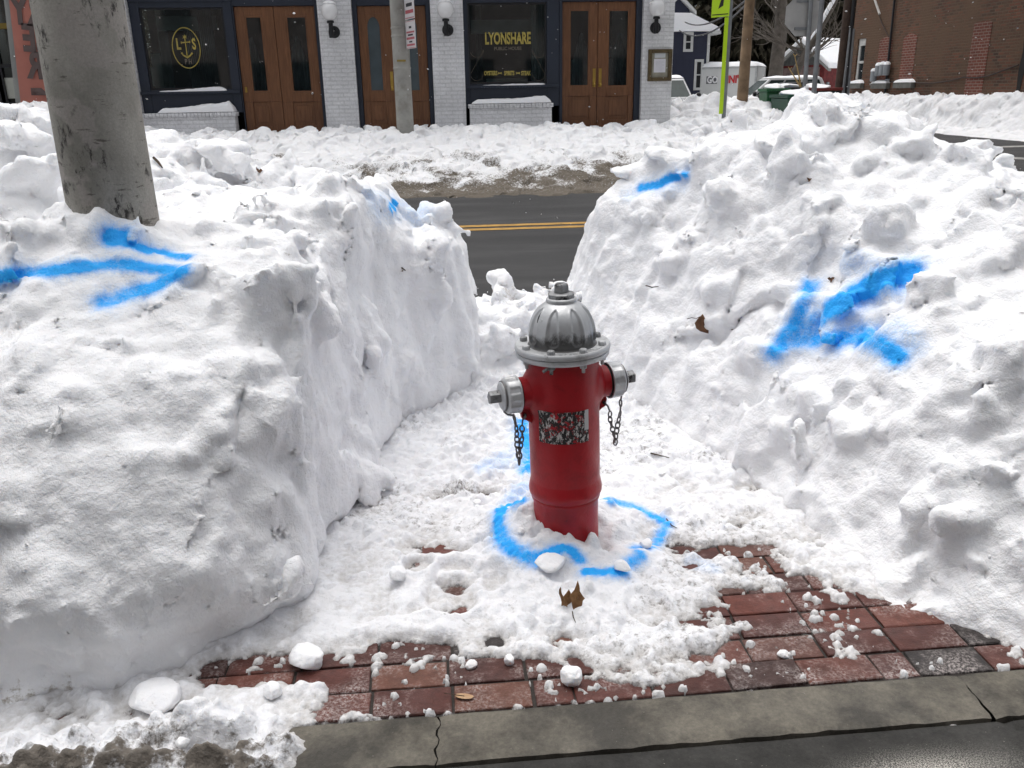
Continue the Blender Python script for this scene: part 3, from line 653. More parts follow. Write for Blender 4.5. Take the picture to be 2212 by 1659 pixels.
# ring round the hydrant
stroke([(1120, 1083), (1085, 1100), (1075, 1135), (1085, 1165), (1110, 1185), (1140, 1200), (1160, 1208)], .016, 1.0, 'g')
stroke([(1150, 1205), (1180, 1195), (1215, 1183), (1240, 1192), (1252, 1208)], .011, 1.0, 'g')
stroke([(1270, 1232), (1310, 1236), (1345, 1230)], .013, 1.15, 'g')
stroke([(1350, 1222), (1385, 1200), (1375, 1185), (1415, 1178), (1430, 1155), (1440, 1130)], .012, .85, 'g')
stroke([(1310, 1078), (1360, 1092), (1400, 1108), (1438, 1128)], .011, .85, 'g')
stroke([(1500, 1217), (1535, 1222)], .022, .18, 'g')
# streak behind the barrel, dabs on the bank tops
stroke([(1128, 915), (1133, 950), (1140, 985), (1142, 1015)], .020, .95, 'gb')
stroke([(1120, 975), (1050, 1010)], .03, .22, 'g')
stroke([(1130, 1050), (1110, 1070)], .025, .3, 'g')
stroke([(846, 452), (852, 440)], .016, 1.2, 'l', 1.6)
stroke([(815, 440), (905, 455)], .05, .20, 'l')
stroke([(1385, 405), (1420, 400), (1450, 385), (1478, 378)], .016, 1.0, 'r', 1.8)
stroke([(1370, 415), (1470, 390)], .045, .20, 'r')
def paint_of(V):
    out = np.zeros(len(V))
    for P, rad, s, soft in STROKES:
        lo = P.min(0)-rad*6; hi = P.max(0)+rad*6; m = np.all((V > lo) & (V < hi), 1); id_ = np.nonzero(m)[0]
        if not len(id_): continue
        d = np.full(len(id_), 9.0); v = V[id_]
        for p in P: d = np.minimum(d, np.sqrt(((v-p)**2).sum(1)))
        q_ = d/rad; val = s*np.where(q_ < .7, 1.0, np.exp(-((q_-.7)/soft*1.7)**2)*.80+.20*np.exp(-((q_-.7)/3.4)**2))
        out[id_] = np.maximum(out[id_], val)
    return out
def bank_dirt(V, spots):
    d = np.full(len(V), .0)
    for px, py, r_, a, key in spots:
        h_ = hit(px, py, key)
        if h_ is not None: d += a*np.exp(-((V-np.array(h_[0]))**2).sum(1)/r_**2)
    return d
dl = bank_dirt(VL, [(620, 555, .06, .45, 'l'), (520, 460, .07, .40, 'l'), (250, 480, .05, .3, 'l'), (400, 420, .10, .25, 'l'), (80, 350, .15, .18, 'l'), (90, 420, .06, .25, 'l'), (870, 430, .04, .25, 'l')])
dl += .75*ss((.16-VL[:, 2])/.2)*ss((-VL[:, 0]-.75)/.3)*ss((2.1-VL[:, 1])/.2)  # bank foot darkened: dirty slush plus the undercut's shade put into the colour
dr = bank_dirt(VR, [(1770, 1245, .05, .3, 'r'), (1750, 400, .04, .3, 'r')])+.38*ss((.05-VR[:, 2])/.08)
db = bank_dirt(VB, [(1100, 640, .13, .55, 'b'), (1085, 690, .06, .4, 'b'), (1130, 770, .06, .25, 'b')])+.05
# trim what lies outside or below the ground
def cull(V, F, zmin):
    k = V[F].max(1)[:, 2] > zmin; F = F[k]; u_ = np.unique(F); m = np.full(len(V), -1); m[u_] = np.arange(len(u_)); return u_, m[F]
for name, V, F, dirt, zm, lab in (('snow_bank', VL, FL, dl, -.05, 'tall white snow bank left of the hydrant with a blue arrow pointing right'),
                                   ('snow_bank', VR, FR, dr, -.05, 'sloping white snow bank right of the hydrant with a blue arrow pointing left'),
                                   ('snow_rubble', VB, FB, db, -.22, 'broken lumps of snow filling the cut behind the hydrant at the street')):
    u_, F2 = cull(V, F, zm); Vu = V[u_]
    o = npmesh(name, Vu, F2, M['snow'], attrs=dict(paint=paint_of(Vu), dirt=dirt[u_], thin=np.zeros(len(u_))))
    tag(o, lab, 'snow bank' if name == 'snow_bank' else 'snow')
edgeG = np.clip(1-(th.ravel()[used]+.003)/.013, 0, 1)
o = npmesh('trampled_snow', VG, FG, M['snow_floor'], attrs=dict(edge=edgeG, paint=paint_of(VG), dirt=dirtG, thin=thinG*.8)); tag(o, 'trampled snow over the brick strip around the hydrant', 'snow', kind='stuff')

#SECTION2
# ------------------------------------------------------------------ text
def text_mesh(name, body, mat, M_, size=1.0, parent=None, sx=1.0, bold=0.0, ext=.002, align='CENTER'):
    """lettering as a mesh: M_ maps the text plane (x right, y up, z out) into the world"""
    c = bpy.data.curves.new('t', 'FONT'); c.body = body; c.size = size; c.align_x = align; c.align_y = 'CENTER'; c.offset = bold; c.extrude = ext; c.resolution_u = 3
    o = bpy.data.objects.new('t', c); COL.objects.link(o); dg = bpy.context.evaluated_depsgraph_get(); dg.update()
    me = bpy.data.meshes.new_from_object(o.evaluated_get(dg)); bpy.data.objects.remove(o); bpy.data.curves.remove(c)
    me.transform(M_ @ Matrix.Diagonal((sx, 1, 1, 1))); me.name = name
    me.materials.clear(); return link_mesh(name, me, parent, [mat])
def front(p, roll=0.0): # text standing in the XZ plane, facing the camera side (-Y)
    return Matrix.Translation(p) @ Matrix.Rotation(R(90), 4, 'X') @ Matrix.Rotation(roll, 4, 'Z')

# ------------------------------------------------------------------ ground, roads
def road_z(Y): return -.12+.0404*(Y-4.6)
mb = MB(); mb.add([(-200, -60, -.35), (300, -60, -.35), (300, 4.62, -.35), (-200, 4.62, -.35)], [(0, 1, 2, 3)])
mb.add([(-200, 14.3, .24), (300, 14.3, .24), (300, 400, .24), (-200, 400, .24)], [(0, 1, 2, 3)])
mb.add([(-200, 4.62, -.35), (300, 4.62, -.35), (300, 14.3, .20), (-200, 14.3, .20)], [(0, 1, 2, 3)])
tag(mb.build('ground', M['snow_cap']), kind='structure')
mb = MB(); z0, z1 = road_z(4.6), road_z(14.4)
mb.add([(-60, 4.6, z0), (90, 4.6, z0), (90, 14.4, z1), (-60, 14.4, z1)], [(0, 1, 2, 3)])
tag(mb.build('main_road', M['asphalt']), kind='structure')
mb = MB(); mb.add([(8.5, 14.4, z1), (13.4, 14.4, z1), (13.4, 70, z1+.3), (8.5, 70, z1+.3)], [(0, 1, 2, 3)])
tag(mb.build('side_road', M['asphalt']), kind='structure')
mb = MB()
for dy in (-.10, .10): mb.add([(-60, 9.29+dy-.055, road_z(9.29+dy-.055)+.004), (8.0, 9.29+dy-.055, road_z(9.29+dy-.055)+.004), (8.0, 9.29+dy+.055, road_z(9.29+dy+.055)+.004), (-60, 9.29+dy+.055, road_z(9.29+dy+.055)+.004)], [(0, 1, 2, 3)])
tag(mb.build('road_centre_line', M['yellow_line']), kind='structure')
def rz(X, Y): return road_z(Y) if Y < 14.4 else z1+.3*(Y-14.4)/55.6
mb = MB()
for p0, p1, wd in (((2118, 321), (2300, 317), .16), ((2135, 339), (2330, 347), .16)):
    a, b = atz(*p0, .27), atz(*p1, .25); n = np.array([-(b-a)[1], (b-a)[0]]); n = n/np.linalg.norm(n)*wd
    mb.add([(*(a[:2]-n), rz(*(a[:2]-n))+.004), (*(b[:2]-n), rz(*(b[:2]-n))+.004), (*(b[:2]+n), rz(*(b[:2]+n))+.004), (*(a[:2]+n), rz(*(a[:2]+n))+.004)], [(0, 1, 2, 3)])
tag(mb.build('crosswalk_lines', M['white_line']), kind='structure')

# ------------------------------------------------------------------ brick strip, concrete edging, concrete walk
tones = [(.155, .046, .032), (.125, .038, .028), (.175, .056, .038), (.105, .036, .028), (.20, .078, .050), (.145, .060, .044), (.075, .036, .030), (.040, .032, .030)]
tw = [5, 5, 4, 3, 2, 2, 1, .8]
V, F, T_ = [], [], []
row = 0; y = 1.744
while y < 4.55:
    bh = .0985; x = -2.6+(row % 2)*.104+RNG.uniform(-.01, .01)
    while x < 3.4:
        bl = .200 if RNG.random() > .06 else .098
        if not (1.7 < y < 3.6) and (x < -1.2 or x > 2.6): x += bl+.008; continue
        zt = RNG.normal(0, .0016); tx, ty = RNG.normal(0, .008), RNG.normal(0, .012); c = random.choices(tones, tw)[0]; k = RNG.uniform(.82, 1.15); b0 = len(V)
        rot = RNG.normal(0, .006); ca, sa = math.cos(rot), math.sin(rot); cx, cy = x+bl/2, y+bh/2
        for (ins, z) in ((0, -.05), (0, -.004), (.0016, -.0012), (.0045, 0)):
            for sx_, sy_ in ((-1, -1), (1, -1), (1, 1), (-1, 1)):
                u_ = sx_*(bl/2-ins)+RNG.normal(0, .0007); v_ = sy_*(bh/2-ins)+RNG.normal(0, .0007)
                V.append((cx+u_*ca-v_*sa, cy+u_*sa+v_*ca, z+zt+(tx*u_+ty*v_ if z > -.04 else 0))); T_.append((c[0]*k, c[1]*k, c[2]*k, 1))
        for L in range(3):
            for j in range(4): F.append((b0+L*4+j, b0+L*4+(j+1) % 4, b0+L*4+4+(j+1) % 4, b0+L*4+4+j))
        F.append((b0+12, b0+13, b0+14, b0+15)); x += bl+RNG.uniform(.005, .010)
    y += bh+.0075; row += 1
o = npmesh('brick_strip', V, F, M['paver'], attrs=dict(tone=np.array(T_)), smooth=False); tag(o, kind='structure')
mb = MB(); mb.add([(-12, 1.735, -.007), (14, 1.735, -.007), (14, 4.62, -.007), (-12, 4.62, -.007)], [(0, 1, 2, 3)])
tag(mb.build('brick_bedding', M['joint']), kind='structure')
# concrete edging: separate cast lengths with open joints, one of them cracked
jx = [-9.0, -5.6, -2.4, atz(945, 1590)[0], atz(2145, 1545)[0], 4.3, 7.5, 12]
for a, b in zip(jx[:-1], jx[1:]):
    n = max(8, int((b-a)/.03)); m = 10; V, F = [], []
    cr = 1 if abs(a-jx[3]) < .01 else 0
    for i in range(n+1):
        for j in range(m+1):
            t = i/n; xx = a+.002+(b-a-.004)*t; yy = 1.5705+(1.730-1.5705)*j/m
            zz = .004-.003*(1 if j in (0,) else 0)-.002*(j == m)+RNG.normal(0, .0006)
            if i == 0: xx += .004*math.sin(j*1.7)*(1 if cr else .3)+.006*(j-5)/5*cr
            if i == n: xx += .006*math.sin(j*1.7)*(1 if abs(b-jx[3]) < .01 else .3)+.006*(j-5)/5
            if i in (0, n): zz -= .005
            V.append((xx, yy+(RNG.normal(0, .0014) if j == 0 else 0), zz))
    for i in range(n):
        for j in range(m): k = i*(m+1)+j; F.append((k, k+m+1, k+m+2, k+1))
    b0 = len(V)
    for i in range(n+1): V.append((V[i*(m+1)][0], V[i*(m+1)][1]+.002, -.09))
    for i in range(n+1): V.append(V[i*(m+1)])
    for i in range(n): F.append((b0+i, b0+i+1, b0+n+1+i+1, b0+n+1+i))
    o = npmesh('concrete_edging', V, F, M['kerb']); tag(o, kind='structure')
xs = np.arange(-3.2, 4.2, .02); ys = np.append(np.arange(-.6, 1.5601, .02), [1.5635, 1.5675]); X, Y = np.meshgrid(xs, ys, indexing='ij')
c1 = atz(2000, 1662, -.01); salt = np.exp(-((X-c1[0])/.17)**2-((Y-c1[1]+.02)/.050)**2)*1.25*ss((1.54-Y)/.03)
c2 = atz(2150, 1540, -.02); Z = -.003+.0015*n2(X, Y, 8, 2)-.012*np.exp(-((X-c2[0]-.75*(1.555-Y))/.010)**2)-.02*ss((Y-1.561)/.006)
idx = np.arange(X.size).reshape(X.shape); q = np.stack([idx[:-1, :-1].ravel(), idx[1:, :-1].ravel(), idx[1:, 1:].ravel(), idx[:-1, 1:].ravel()], 1)
o = npmesh('concrete_walk', np.stack([X.ravel(), Y.ravel(), Z.ravel()], 1), q, M['walk'], attrs=dict(salt=salt.ravel())); tag(o, kind='structure')
mb = MB(); mb.add([(-30, -2.6, -.03), (30, -2.6, -.03), (30, -.6, -.03), (-30, -.6, -.03)], [(0, 1, 2, 3)]); mb.add([(-30, -.6, -.03), (-3.2, -.6, -.03), (-3.2, 1.56, -.03), (-30, 1.56, -.03)], [(0, 1, 2, 3)]); mb.add([(4.18, -.6, -.03), (30, -.6, -.03), (30, 1.56, -.03), (4.18, 1.56, -.03)], [(0, 1, 2, 3)])
mb.add([(-4, 1.50, -.05), (5, 1.50, -.05), (5, 1.74, -.05), (-4, 1.74, -.05)], [(0, 1, 2, 3)])
tag(mb.build('pavement', M['walk']), kind='structure')

# ------------------------------------------------------------------ the hydrant
HX, HY = .397, 2.5
hy = empty('fire_hydrant', (HX, HY, 0), (0, R(-1.4), 0)); tag(hy, 'red fire hydrant with silver bonnet standing in trampled snow', 'fire hydrant')
mb = MB(); prof = [(.108, -.04), (.108, .215), (.1085, .222)]; mb.lathe(prof, 64)
mb.build('lower_barrel', M['red'], hy, True)
mb = MB(); mb.lathe([(.1085, .205), (.113, .207), (.1145, .213), (.113, .219), (.116, .222), (.1205, .232), (.1215, .245), (.119, .257), (.117, .268), (.115, .276), (.1145, .28)], 64)
mb.build('breakaway_collar', M['red'], hy, True)
NA = R(13); zn = .588
mb = MB(); n_h, n_t = 54, 96; V = []
for i in range(n_h+1):
    z = .278+(.705-.278)*i/n_h
    for j in range(n_t):
        t = 2*math.pi*j/n_t; r_ = .1145+.004*ss((z-.675)/.03)
        # swelling where the nozzles join
        for a in (NA, NA+math.pi):
            da = (t-a+math.pi) % (2*math.pi)-math.pi; dd = math.hypot(da*.112, (z-zn)); r_ += .022*float(ss((.082-dd)/.05))
        r_ += .0016*float(NZ[0](np.array([[math.cos(t)*3+z*9, math.sin(t)*3, z*7]]))[0])*.4
        V.append((r_*math.cos(t), r_*math.sin(t), z))
mb.add(V, [(i*n_t+j, i*n_t+(j+1) % n_t, (i+1)*n_t+(j+1) % n_t, (i+1)*n_t+j) for i in range(n_h) for j in range(n_t)])
mb.build('barrel', M['red'], hy, True, ang=60)
# bonnet flange and dome with eight scooped panels
mb = MB(); mb.lathe([(.112, .700), (.143, .700), (.1465, .703), (.1475, .710), (.1475, .716), (.1445, .7175), (.1445, .7195), (.149, .7205), (.1505, .727), (.150, .733), (.146, .7375), (.140, .7365), (.134, .735), (.100, .735)], 96, cap=False)
fl = mb.build('bonnet_flange', M['silver'], hy, True, ang=50)
def DR(u_): return .104*math.sqrt(max(.0, 1-(.935*u_)**2.9))
A0 = R(-115); n_t, n_h = 176, 40; V = []
for i in range(n_h+1):
    u_ = i/n_h; r0_ = DR(u_); z = .734+.136*u_
    if i == 0: r0_ = .110
    if i == 1: r0_ = .1055
    for j in range(n_t):
        t = 2*math.pi*j/n_t; k = (t-A0) % (math.pi/4); k = min(k, math.pi/4-k)    # angle from the panel's middle
        s_ = (u_-.10)/.80; wd = R(12.5)*(1-.35*u_)
        if 0 < s_ < 1:
            if s_ < .16: wd *= math.sqrt(max(0, 1-((.16-s_)/.16)**2))
            if s_ > .75: wd *= math.sqrt(max(0, 1-((s_-.75)/.25)**2))
        else: wd = 0
        e = (wd-k)*r0_; dep = .0062*float(ss((e+.001)/.006)) if wd > 0 else 0
        rim = .0022*math.exp(-((e+.0035)/.003)**2) if wd > 0 else 0
        V.append(((r0_-dep+rim)*math.cos(t), (r0_-dep+rim)*math.sin(t), z))
mb = MB(); mb.add(V, [(i*n_t+j, i*n_t+(j+1) % n_t, (i+1)*n_t+(j+1) % n_t, (i+1)*n_t+j) for i in range(n_h) for j in range(n_t)])
def dome_mat():
    t = NT('bonnet_paint'); co = t.coord(); c = t.mix(1.0, (.50, .51, .52), t.ramp(t.noise(9, 4, .6, co), .3, .7, (.85,)*3, (1.05,)*3), 'MULTIPLY')
    sp = t.n('SeparateXYZ'); t.l(co, sp.inputs[0])
    low = t.ramp(sp.outputs[2], .735, .80, (.85,)*3, (.0,)*3)
    g = t.ramp(t.math('ADD', t.math('MULTIPLY', low, .58), t.noise(13, 8, .75, co, .4)), .60, .80)
    c = t.mix(t.math('MULTIPLY', g, .92), c, (.060, .058, .056))
    c = t.mix(t.ramp(t.noise(31, 7, .7, co), .70, .74), c, (.03, .022, .02))
    return t.fin(c, t.ramp(t.noise(18, 4, .6, co), .3, .7, (.30,)*3, (.48,)*3), t.bump(t.noise(110, 4, .6, co), .0014, .6), .45, .5)
dm = mb.build('bonnet', dome_mat(), hy, True, ang=70)
# dark bare tag at the upper left of the dome
tg = MB(); V = []
for i in range(7):
    for j in range(5):
        t = R(-147)+R(11)*(j-2)/2*(.6+.4*math.sin(math.pi*(i+.5)/7)); u_ = .60+.045*i; r_ = DR(u_)-.0030; V.append((r_*math.cos(t), r_*math.sin(t), .734+.136*u_))
tg.add(V, [(i*5+j, i*5+j+1, (i+1)*5+j+1, (i+1)*5+j) for i in range(6) for j in range(4)]); tg.build('bare_patch', M['black_metal'], dm, True)
mb = MB(); t = R(-143); r_ = DR(.68); mb.torus((r_*math.cos(t), r_*math.sin(t), .734+.136*.68), .0042, .0014, (math.cos(t), math.sin(t), .7), 14, 6); mb.build('plug_ring', M['silver'], dm, True)
mb = MB(); mb.lathe([(.040, .866), (.0465, .867), (.048, .872), (.0475, .878), (.045, .881), (.040, .882)], 40); mb.build('neck_ring', M['silver'], hy, True)
mb = MB(); mb.lathe([(.041, .8815), (.0425, .884), (.0425, .8935), (.038, .8965), (.028, .8975)], 8, phase=.3); mb.build('hold_down_nut', M['silver_dark'], hy, bevel=.0012)
mb = MB(); mb.lathe([(.0245, .8972), (.0235, .920), (.0215, .9245), (.016, .9262)], 5, phase=.95); mb.build('operating_nut', M['silver_dark'], hy, bevel=.003)
for k in range(8):
    t = A0+R(1)+k*math.pi/4; c = (.1275*math.cos(t), .1275*math.sin(t), 0); mb = MB()
    mb.lathe([(.0115, .7345), (.0125, .7365), (.0125, .7455), (.0105, .7485)], 6, c, phase=k*.9)
    mb.lathe([(.0058, .735), (.0058, .6992), (.0118, .6990), (.0118, .6885), (.0100, .6865), (.0058, .6864), (.0058, .673), (.004, .672)], 6, c, phase=k*1.3)
    if k == 0: mb.tube([(c[0]-.012, c[1]-.004, .693), (c[0]-.027, c[1]-.006, .684)], .0048, 8)
    mb.build('flange_bolt', M['silver'] if k % 3 else M['silver_dark'], fl, bevel=.0008)
# raised lettering cast into the flange
def ring_text(body, a_mid, rad, size, name, mat, parent, z):
    n = len(body); 
    for i, ch in enumerate(body):
        if ch == ' ': continue
        t = a_mid+(i-(n-1)/2)*size*.80/rad
        Mx = Matrix.Translation((rad*math.cos(t), rad*math.sin(t), z)) @ Matrix.Rotation(t+math.pi/2, 4, 'Z')
        text_mesh(name, ch, mat, Mx, size, parent, .95, .0008, .0008)
ring_text('OPEN', A0+R(23)+R(1), .126, .0185, 'cast_letter', M['silver'], fl, .7362)
mb = MB(); t = A0+R(45+23); 
for s_ in (-.012, 0, .012):
    mb.tube([(.116*math.cos(t+s_*7), .116*math.sin(t+s_*7), .7365), (.137*math.cos(t+s_*7+.1), .137*math.sin(t+s_*7+.1), .7365)], .0016, 6)
mb.build('cast_arrow', M['silver'], fl)
# nozzles with caps, lugs and chains
def chain(mb, pts, lk=.0185, wire=.0026):
    pts = [Vector(p) for p in pts]; L = [0]
    for a, b in zip(pts[:-1], pts[1:]): L.append(L[-1]+(b-a).length)
    n = max(2, int(L[-1]/lk)); 
    for i in range(n):
        d = (i+.5)*L[-1]/n; k = max(j for j in range(len(L)-1) if L[j] <= d); p = pts[k].lerp(pts[k+1], (d-L[k])/(L[k+1]-L[k])); dr = (pts[k+1]-pts[k]).normalized()
        side = dr.cross(Vector((math.cos(i*1.25), math.sin(i*1.25), .1))).normalized() if i % 2 else dr.cross(Vector((math.sin(i*1.1+.4), -math.cos(i*1.1), .1))).normalized()
        mb.torus(p, .0070, wire, side, 12, 6, 1.75, xdir=dr)
def P_(d, side, z): # point at distance d along the nozzle axis, sideways offset towards the viewer, height
    return None
for sgn in (1, -1):
    ax = Vector((math.cos(NA)*sgn, math.sin(NA)*sgn, 0)); sd = Vector((math.sin(NA), -math.cos(NA), 0)); c = Vector((0, 0, zn))
    mb = MB(); mb.lathe([(.058, .095), (.054, .112), (.052, .122), (.052, .147), (.049, .149)], 48, c, ax); nz = mb.build('nozzle', M['red'], hy, True)
    mb = MB(); mb.lathe([(.0505, .1475), (.0505, .1535)], 40, c, ax); mb.build('gasket', M['black'], nz, True)
    # cap with cast hollows round its rim
    n_t = 96; rows = [(.0575, .1525), (.060, .154), (.060, .158), (.0585, .160), (.0585, .188), (.0575, .193), (.052, .198), (.046, .2005)]; V = []; q = Vector((0, 0, 1)).rotation_difference(ax)
    for r_, h in rows:
        for j in range(n_t):
            t = 2*math.pi*j/n_t; k = (t*8/(2*math.pi)) % 1; k = min(k, 1-k); dep = .0045*float(ss((.27-k)/.10)) if .159 < h < .19 else 0
            V.append(c+q @ Vector(((r_-dep)*math.cos(t), (r_-dep)*math.sin(t), h)))
    mb = MB(); mb.add(V, [(i*n_t+j, i*n_t+(j+1) % n_t, (i+1)*n_t+(j+1) % n_t, (i+1)*n_t+j) for i in range(len(rows)-1) for j in range(n_t)]+[tuple(range((len(rows)-1)*n_t, len(rows)*n_t))])
    cp = mb.build('nozzle_cap', M['silver'], hy, True, ang=50)
    mb = MB(); mb.lathe([(.044, .200), (.045, .203), (.045, .207), (.041, .210), (.034, .2105), (.026, .213)], 40, c, ax); mb.build('cap_washer', M['silver'], cp, True)
    mb = MB(); mb.lathe([(.0222, .212), (.0222, .244), (.0205, .248)], 5, c, ax, phase=.6); mb.build('cap_nut', M['silver_dark'], cp, bevel=.002)
    # chain ring round the cap's neck and its hook
    mb = MB(); mb.torus(c+ax*.2025, .047, .0026, ax, 36, 8)
    e0 = c+ax*.2025-Vector((0, 0, .049))+sd*.004
    ey = Vector((ax.x*.137, ax.y*.137, zn-.070))+sd*.016
    if sgn < 0:
        e1 = e0-ax*.028+Vector((0, 0, -.014))+sd*.012; low = (e1+ey)/2+Vector((0, 0, -.165))+ax*.008
    else:
        e1 = e0+Vector((0, 0, -.026))-ax*.003; low = e0*.62+ey*.38+Vector((0, 0, -.165))
    mb.tube([e0+ax*.001, e0*.6+e1*.4+Vector((0, 0, -.006)), e1], .0032, 8)
    ey2 = ey+Vector((0, 0, -.034))+ax*(.012 if sgn < 0 else .018); mb.tube([ey+sd*.004, ey*.6+ey2*.4+ax*.004, ey2], .0030, 8); mb.torus(ey, .006, .0026, ax, 12, 6)
    pts = [e1, e1*.72+low*.28+ax*.004*sgn, e1*.35+low*.65, low, low*.62+ey2*.38, low*.28+ey2*.72-ax*.004, ey2]; chain(mb, pts); mb.build('chain', M['chain'], hy, True)
    # red eye lug below the nozzle
    mb = MB(); q0 = Vector((ax.x*.100, ax.y*.100, 0)); hw = sd*.011
    prof = [(.0, zn-.030), (.044, zn-.045), (.048, zn-.060), (.044, zn-.084), (.030, zn-.090), (.0, zn-.115)]
    vs = [q0+ax*d-hw+Vector((0, 0, z)) for d, z in prof]+[q0+ax*d+hw+Vector((0, 0, z)) for d, z in prof]; n = len(prof)
    mb.add(vs, [tuple(range(n)), tuple(range(n, 2*n))[::-1]]+[(i, n+i, n+(i+1) % n, (i+1) % n) for i in range(n)]); mb.build('chain_lug', M['red'], hy, bevel=.003)
    mb = MB(); mb.lathe([(.0062, 0), (.0062, .0012)], 14, q0+ax*.036+hw+Vector((0, 0, zn-.070)), sd); mb.build('lug_hole_disc', M['black'], hy)  # dark disc painted in for the hole's shade, the lug is not pierced
# worn sticker curved round the barrel
def sticker_mat():
    t = NT('flaking_sticker'); co = t.coord(); uv = t.attr('suv', 'Vector'); sp = t.n('SeparateXYZ'); t.l(uv, sp.inputs[0]); U, Vv = sp.outputs[0], sp.outputs[1]
    b1 = t.noise(95, 5, .75, t.scalev(co, (1, 1, .55))); b2 = t.noise(70, 5, .8, co, .3)
    c = t.mix(t.ramp(b1, .53, .56), (.012, .011, .011), (.50, .48, .46))
    blk = t.math('MULTIPLY', t.ramp(t.math('ADD', U, t.math('MULTIPLY', b2, .2)), .52, .55), t.ramp(t.math('ADD', Vv, t.math('MULTIPLY', b2, .25)), .66, .60, (0,)*3, (1,)*3))
    blk = t.math('MULTIPLY', blk, t.ramp(t.math('ADD', U, t.math('MULTIPLY', b2, .12)), .95, .90, (0,)*3, (1,)*3)); c = t.mix(blk, c, (.010, .010, .011))
    wh = t.math('MULTIPLY', t.ramp(t.math('ADD', U, t.math('MULTIPLY', b2, .10)), .95, .96), t.ramp(t.math('ADD', Vv, t.math('MULTIPLY', b2, .15)), .42, .46)); c = t.mix(wh, c, (.50, .50, .50))
    bare = t.math('ADD', b2, t.math('MULTIPLY', t.noise(22, 3, .5, co), .55)); f_ = t.ramp(bare, .86, .88); f_ = t.math('MULTIPLY', f_, t.math('SUBTRACT', 1.0, t.math('MAXIMUM', blk, t.math('MULTIPLY', wh, .8))))
    c = t.mix(f_, c, (.37, .010, .016)); return t.fin(c, .5, t.bump(b1, .001), 0, .4)
V, F, UV = [], [], []; n_u, n_v = 28, 10; za, zb = .438, .545
for i in range(n_u+1):
    for j in range(n_v+1):
        t = R(-99)+R(-42+84*i/n_u); z = za+(zb-za)*j/n_v; r_ = .1160+.022*float(ss((.082-math.hypot(((t-NA-math.pi+math.pi) % (2*math.pi)-math.pi)*.112, z-zn))/.05))
        for a in (NA, NA+math.pi):
            da = (t-a+math.pi) % (2*math.pi)-math.pi
            if a == NA: r_ += .022*float(ss((.082-math.hypot(da*.112, z-zn))/.05))
        V.append((r_*math.cos(t), r_*math.sin(t), z)); UV.append((i/n_u, j/n_v, 0, 1))
for i in range(n_u):
    for j in range(n_v): k = i*(n_v+1)+j; F.append((k, k+n_v+1, k+n_v+2, k+1))
npmesh('sticker', V, F, sticker_mat(), hy, attrs=dict(suv=np.array(UV)))
o = None

# ------------------------------------------------------------------ loose snow, leaves, twigs, butts
def lump(seed, rx, ry, rz, facet=.25, sub=4):
    bm = bmesh.new(); bmesh.ops.create_icosphere(bm, subdivisions=sub, radius=1.0); V = np.array([v.co[:] for v in bm.verts]); F = [tuple(v.index for v in f.verts) for f in bm.faces]; bm.free()
    rr = np.random.default_rng(seed); P = V.astype(np.float32)+seed*.37; d = 1+.18*fbm(P, .9, 2, seed % 6)+.07*fbm(P, 3.2, 2, (seed+2) % 6)+.03*fbm(P, 9, 2, (seed+3) % 6)
    V = V*d[:, None]
    for _ in range(5):
        n = rr.normal(size=3); n /= np.linalg.norm(n); k = V @ n; lim = rr.uniform(.62, .85); V = V-np.where(k > lim, (k-lim)*(.85), 0)[:, None]*n
    return V*np.array([rx, ry, rz]), F
def chunk(px, py, size, seed, label, flat=.75, keys='lrbg', sink=.45, dirt=0.05, group=None):
    h_ = hit(px, py, keys); p = h_[0] if h_ is not None else Vector(atz(px, py, .0))
    if h_ is None or p.z < .0: p = Vector(atz(px, py, .0 if p.y > 1.57 else -.02))
    V, F = lump(seed, size*.5, size*.45, size*.5*flat); V[:, 2] += size*.5*flat*(1-sink)
    o = npmesh('snow_chunk', V, F, M['snow_cap'], attrs=dict(paint=np.zeros(len(V)), dirt=np.full(len(V), dirt), thin=np.zeros(len(V)))); o.location = p; o.rotation_euler = (0, 0, seed*1.3)
    tag(o, label, 'snow chunk', group or 'loose chunks of snow'); return o
chunk(1232, 1474, .062, 101, 'clean white chunk of snow alone on the bricks in front of the hydrant', .85, sink=.15)
chunk(1017, 1442, .036, 102, 'small angular chunk of snow on a red brick left of centre', .7, sink=.15)
chunk(664, 1432, .105, 103, 'large rounded lump of snow beside the overhanging corner of the left bank', .65)
chunk(335, 1520, .135, 104, 'broad pale snow boulder fallen at the foot of the left bank', .55, 'lg', .45, .30)
chunk(862, 1248, .062, 105, 'snow chunk at the rim of an icy footprint', .8, 'g')
chunk(1345, 1230, .052, 106, 'white snow chunk lying on the right front of the blue ring', .75, 'g')
chunk(1190, 1222, .10, 107, 'flat white lump of snow covering the front of the blue ring', .45, 'g')
chunk(1395, 1180, .045, 108, 'small snow lump inside the right edge of the blue ring', .75, 'g')
chunk(1692, 1418, .036, 109, 'flat crumb of snow on a pale salted brick', .5, sink=.15)
chunk(1100, 1435, .032, 110, 'upright crumb of snow between two bricks near the large chunk', 1.1, sink=.2)
chunk(590, 1500, .05, 111, 'rounded snow ball in the slush at the left end of the edging', .9, 'g')
chunk(1030, 1088, .035, 112, 'small oblong snow chunk beside the dirty hollow behind the blue ring', .6, 'g')
chunk(1125, 1150, .026, 113, 'tiny snow crumb resting on the blue paint left of the hydrant', .8, 'g')
chunk(395, 1610, .035, 114, 'small ice lump in the dirty slush at the lower left', .8, 'g')
chunk(2060, 1575, .030, 115, 'thin patch of snow on the front edge of the edging at right', .35, 'g', .1)
chunk(1430, 1025, .03, 116, 'small snow lump right of the hydrant barrel', .7, 'g')
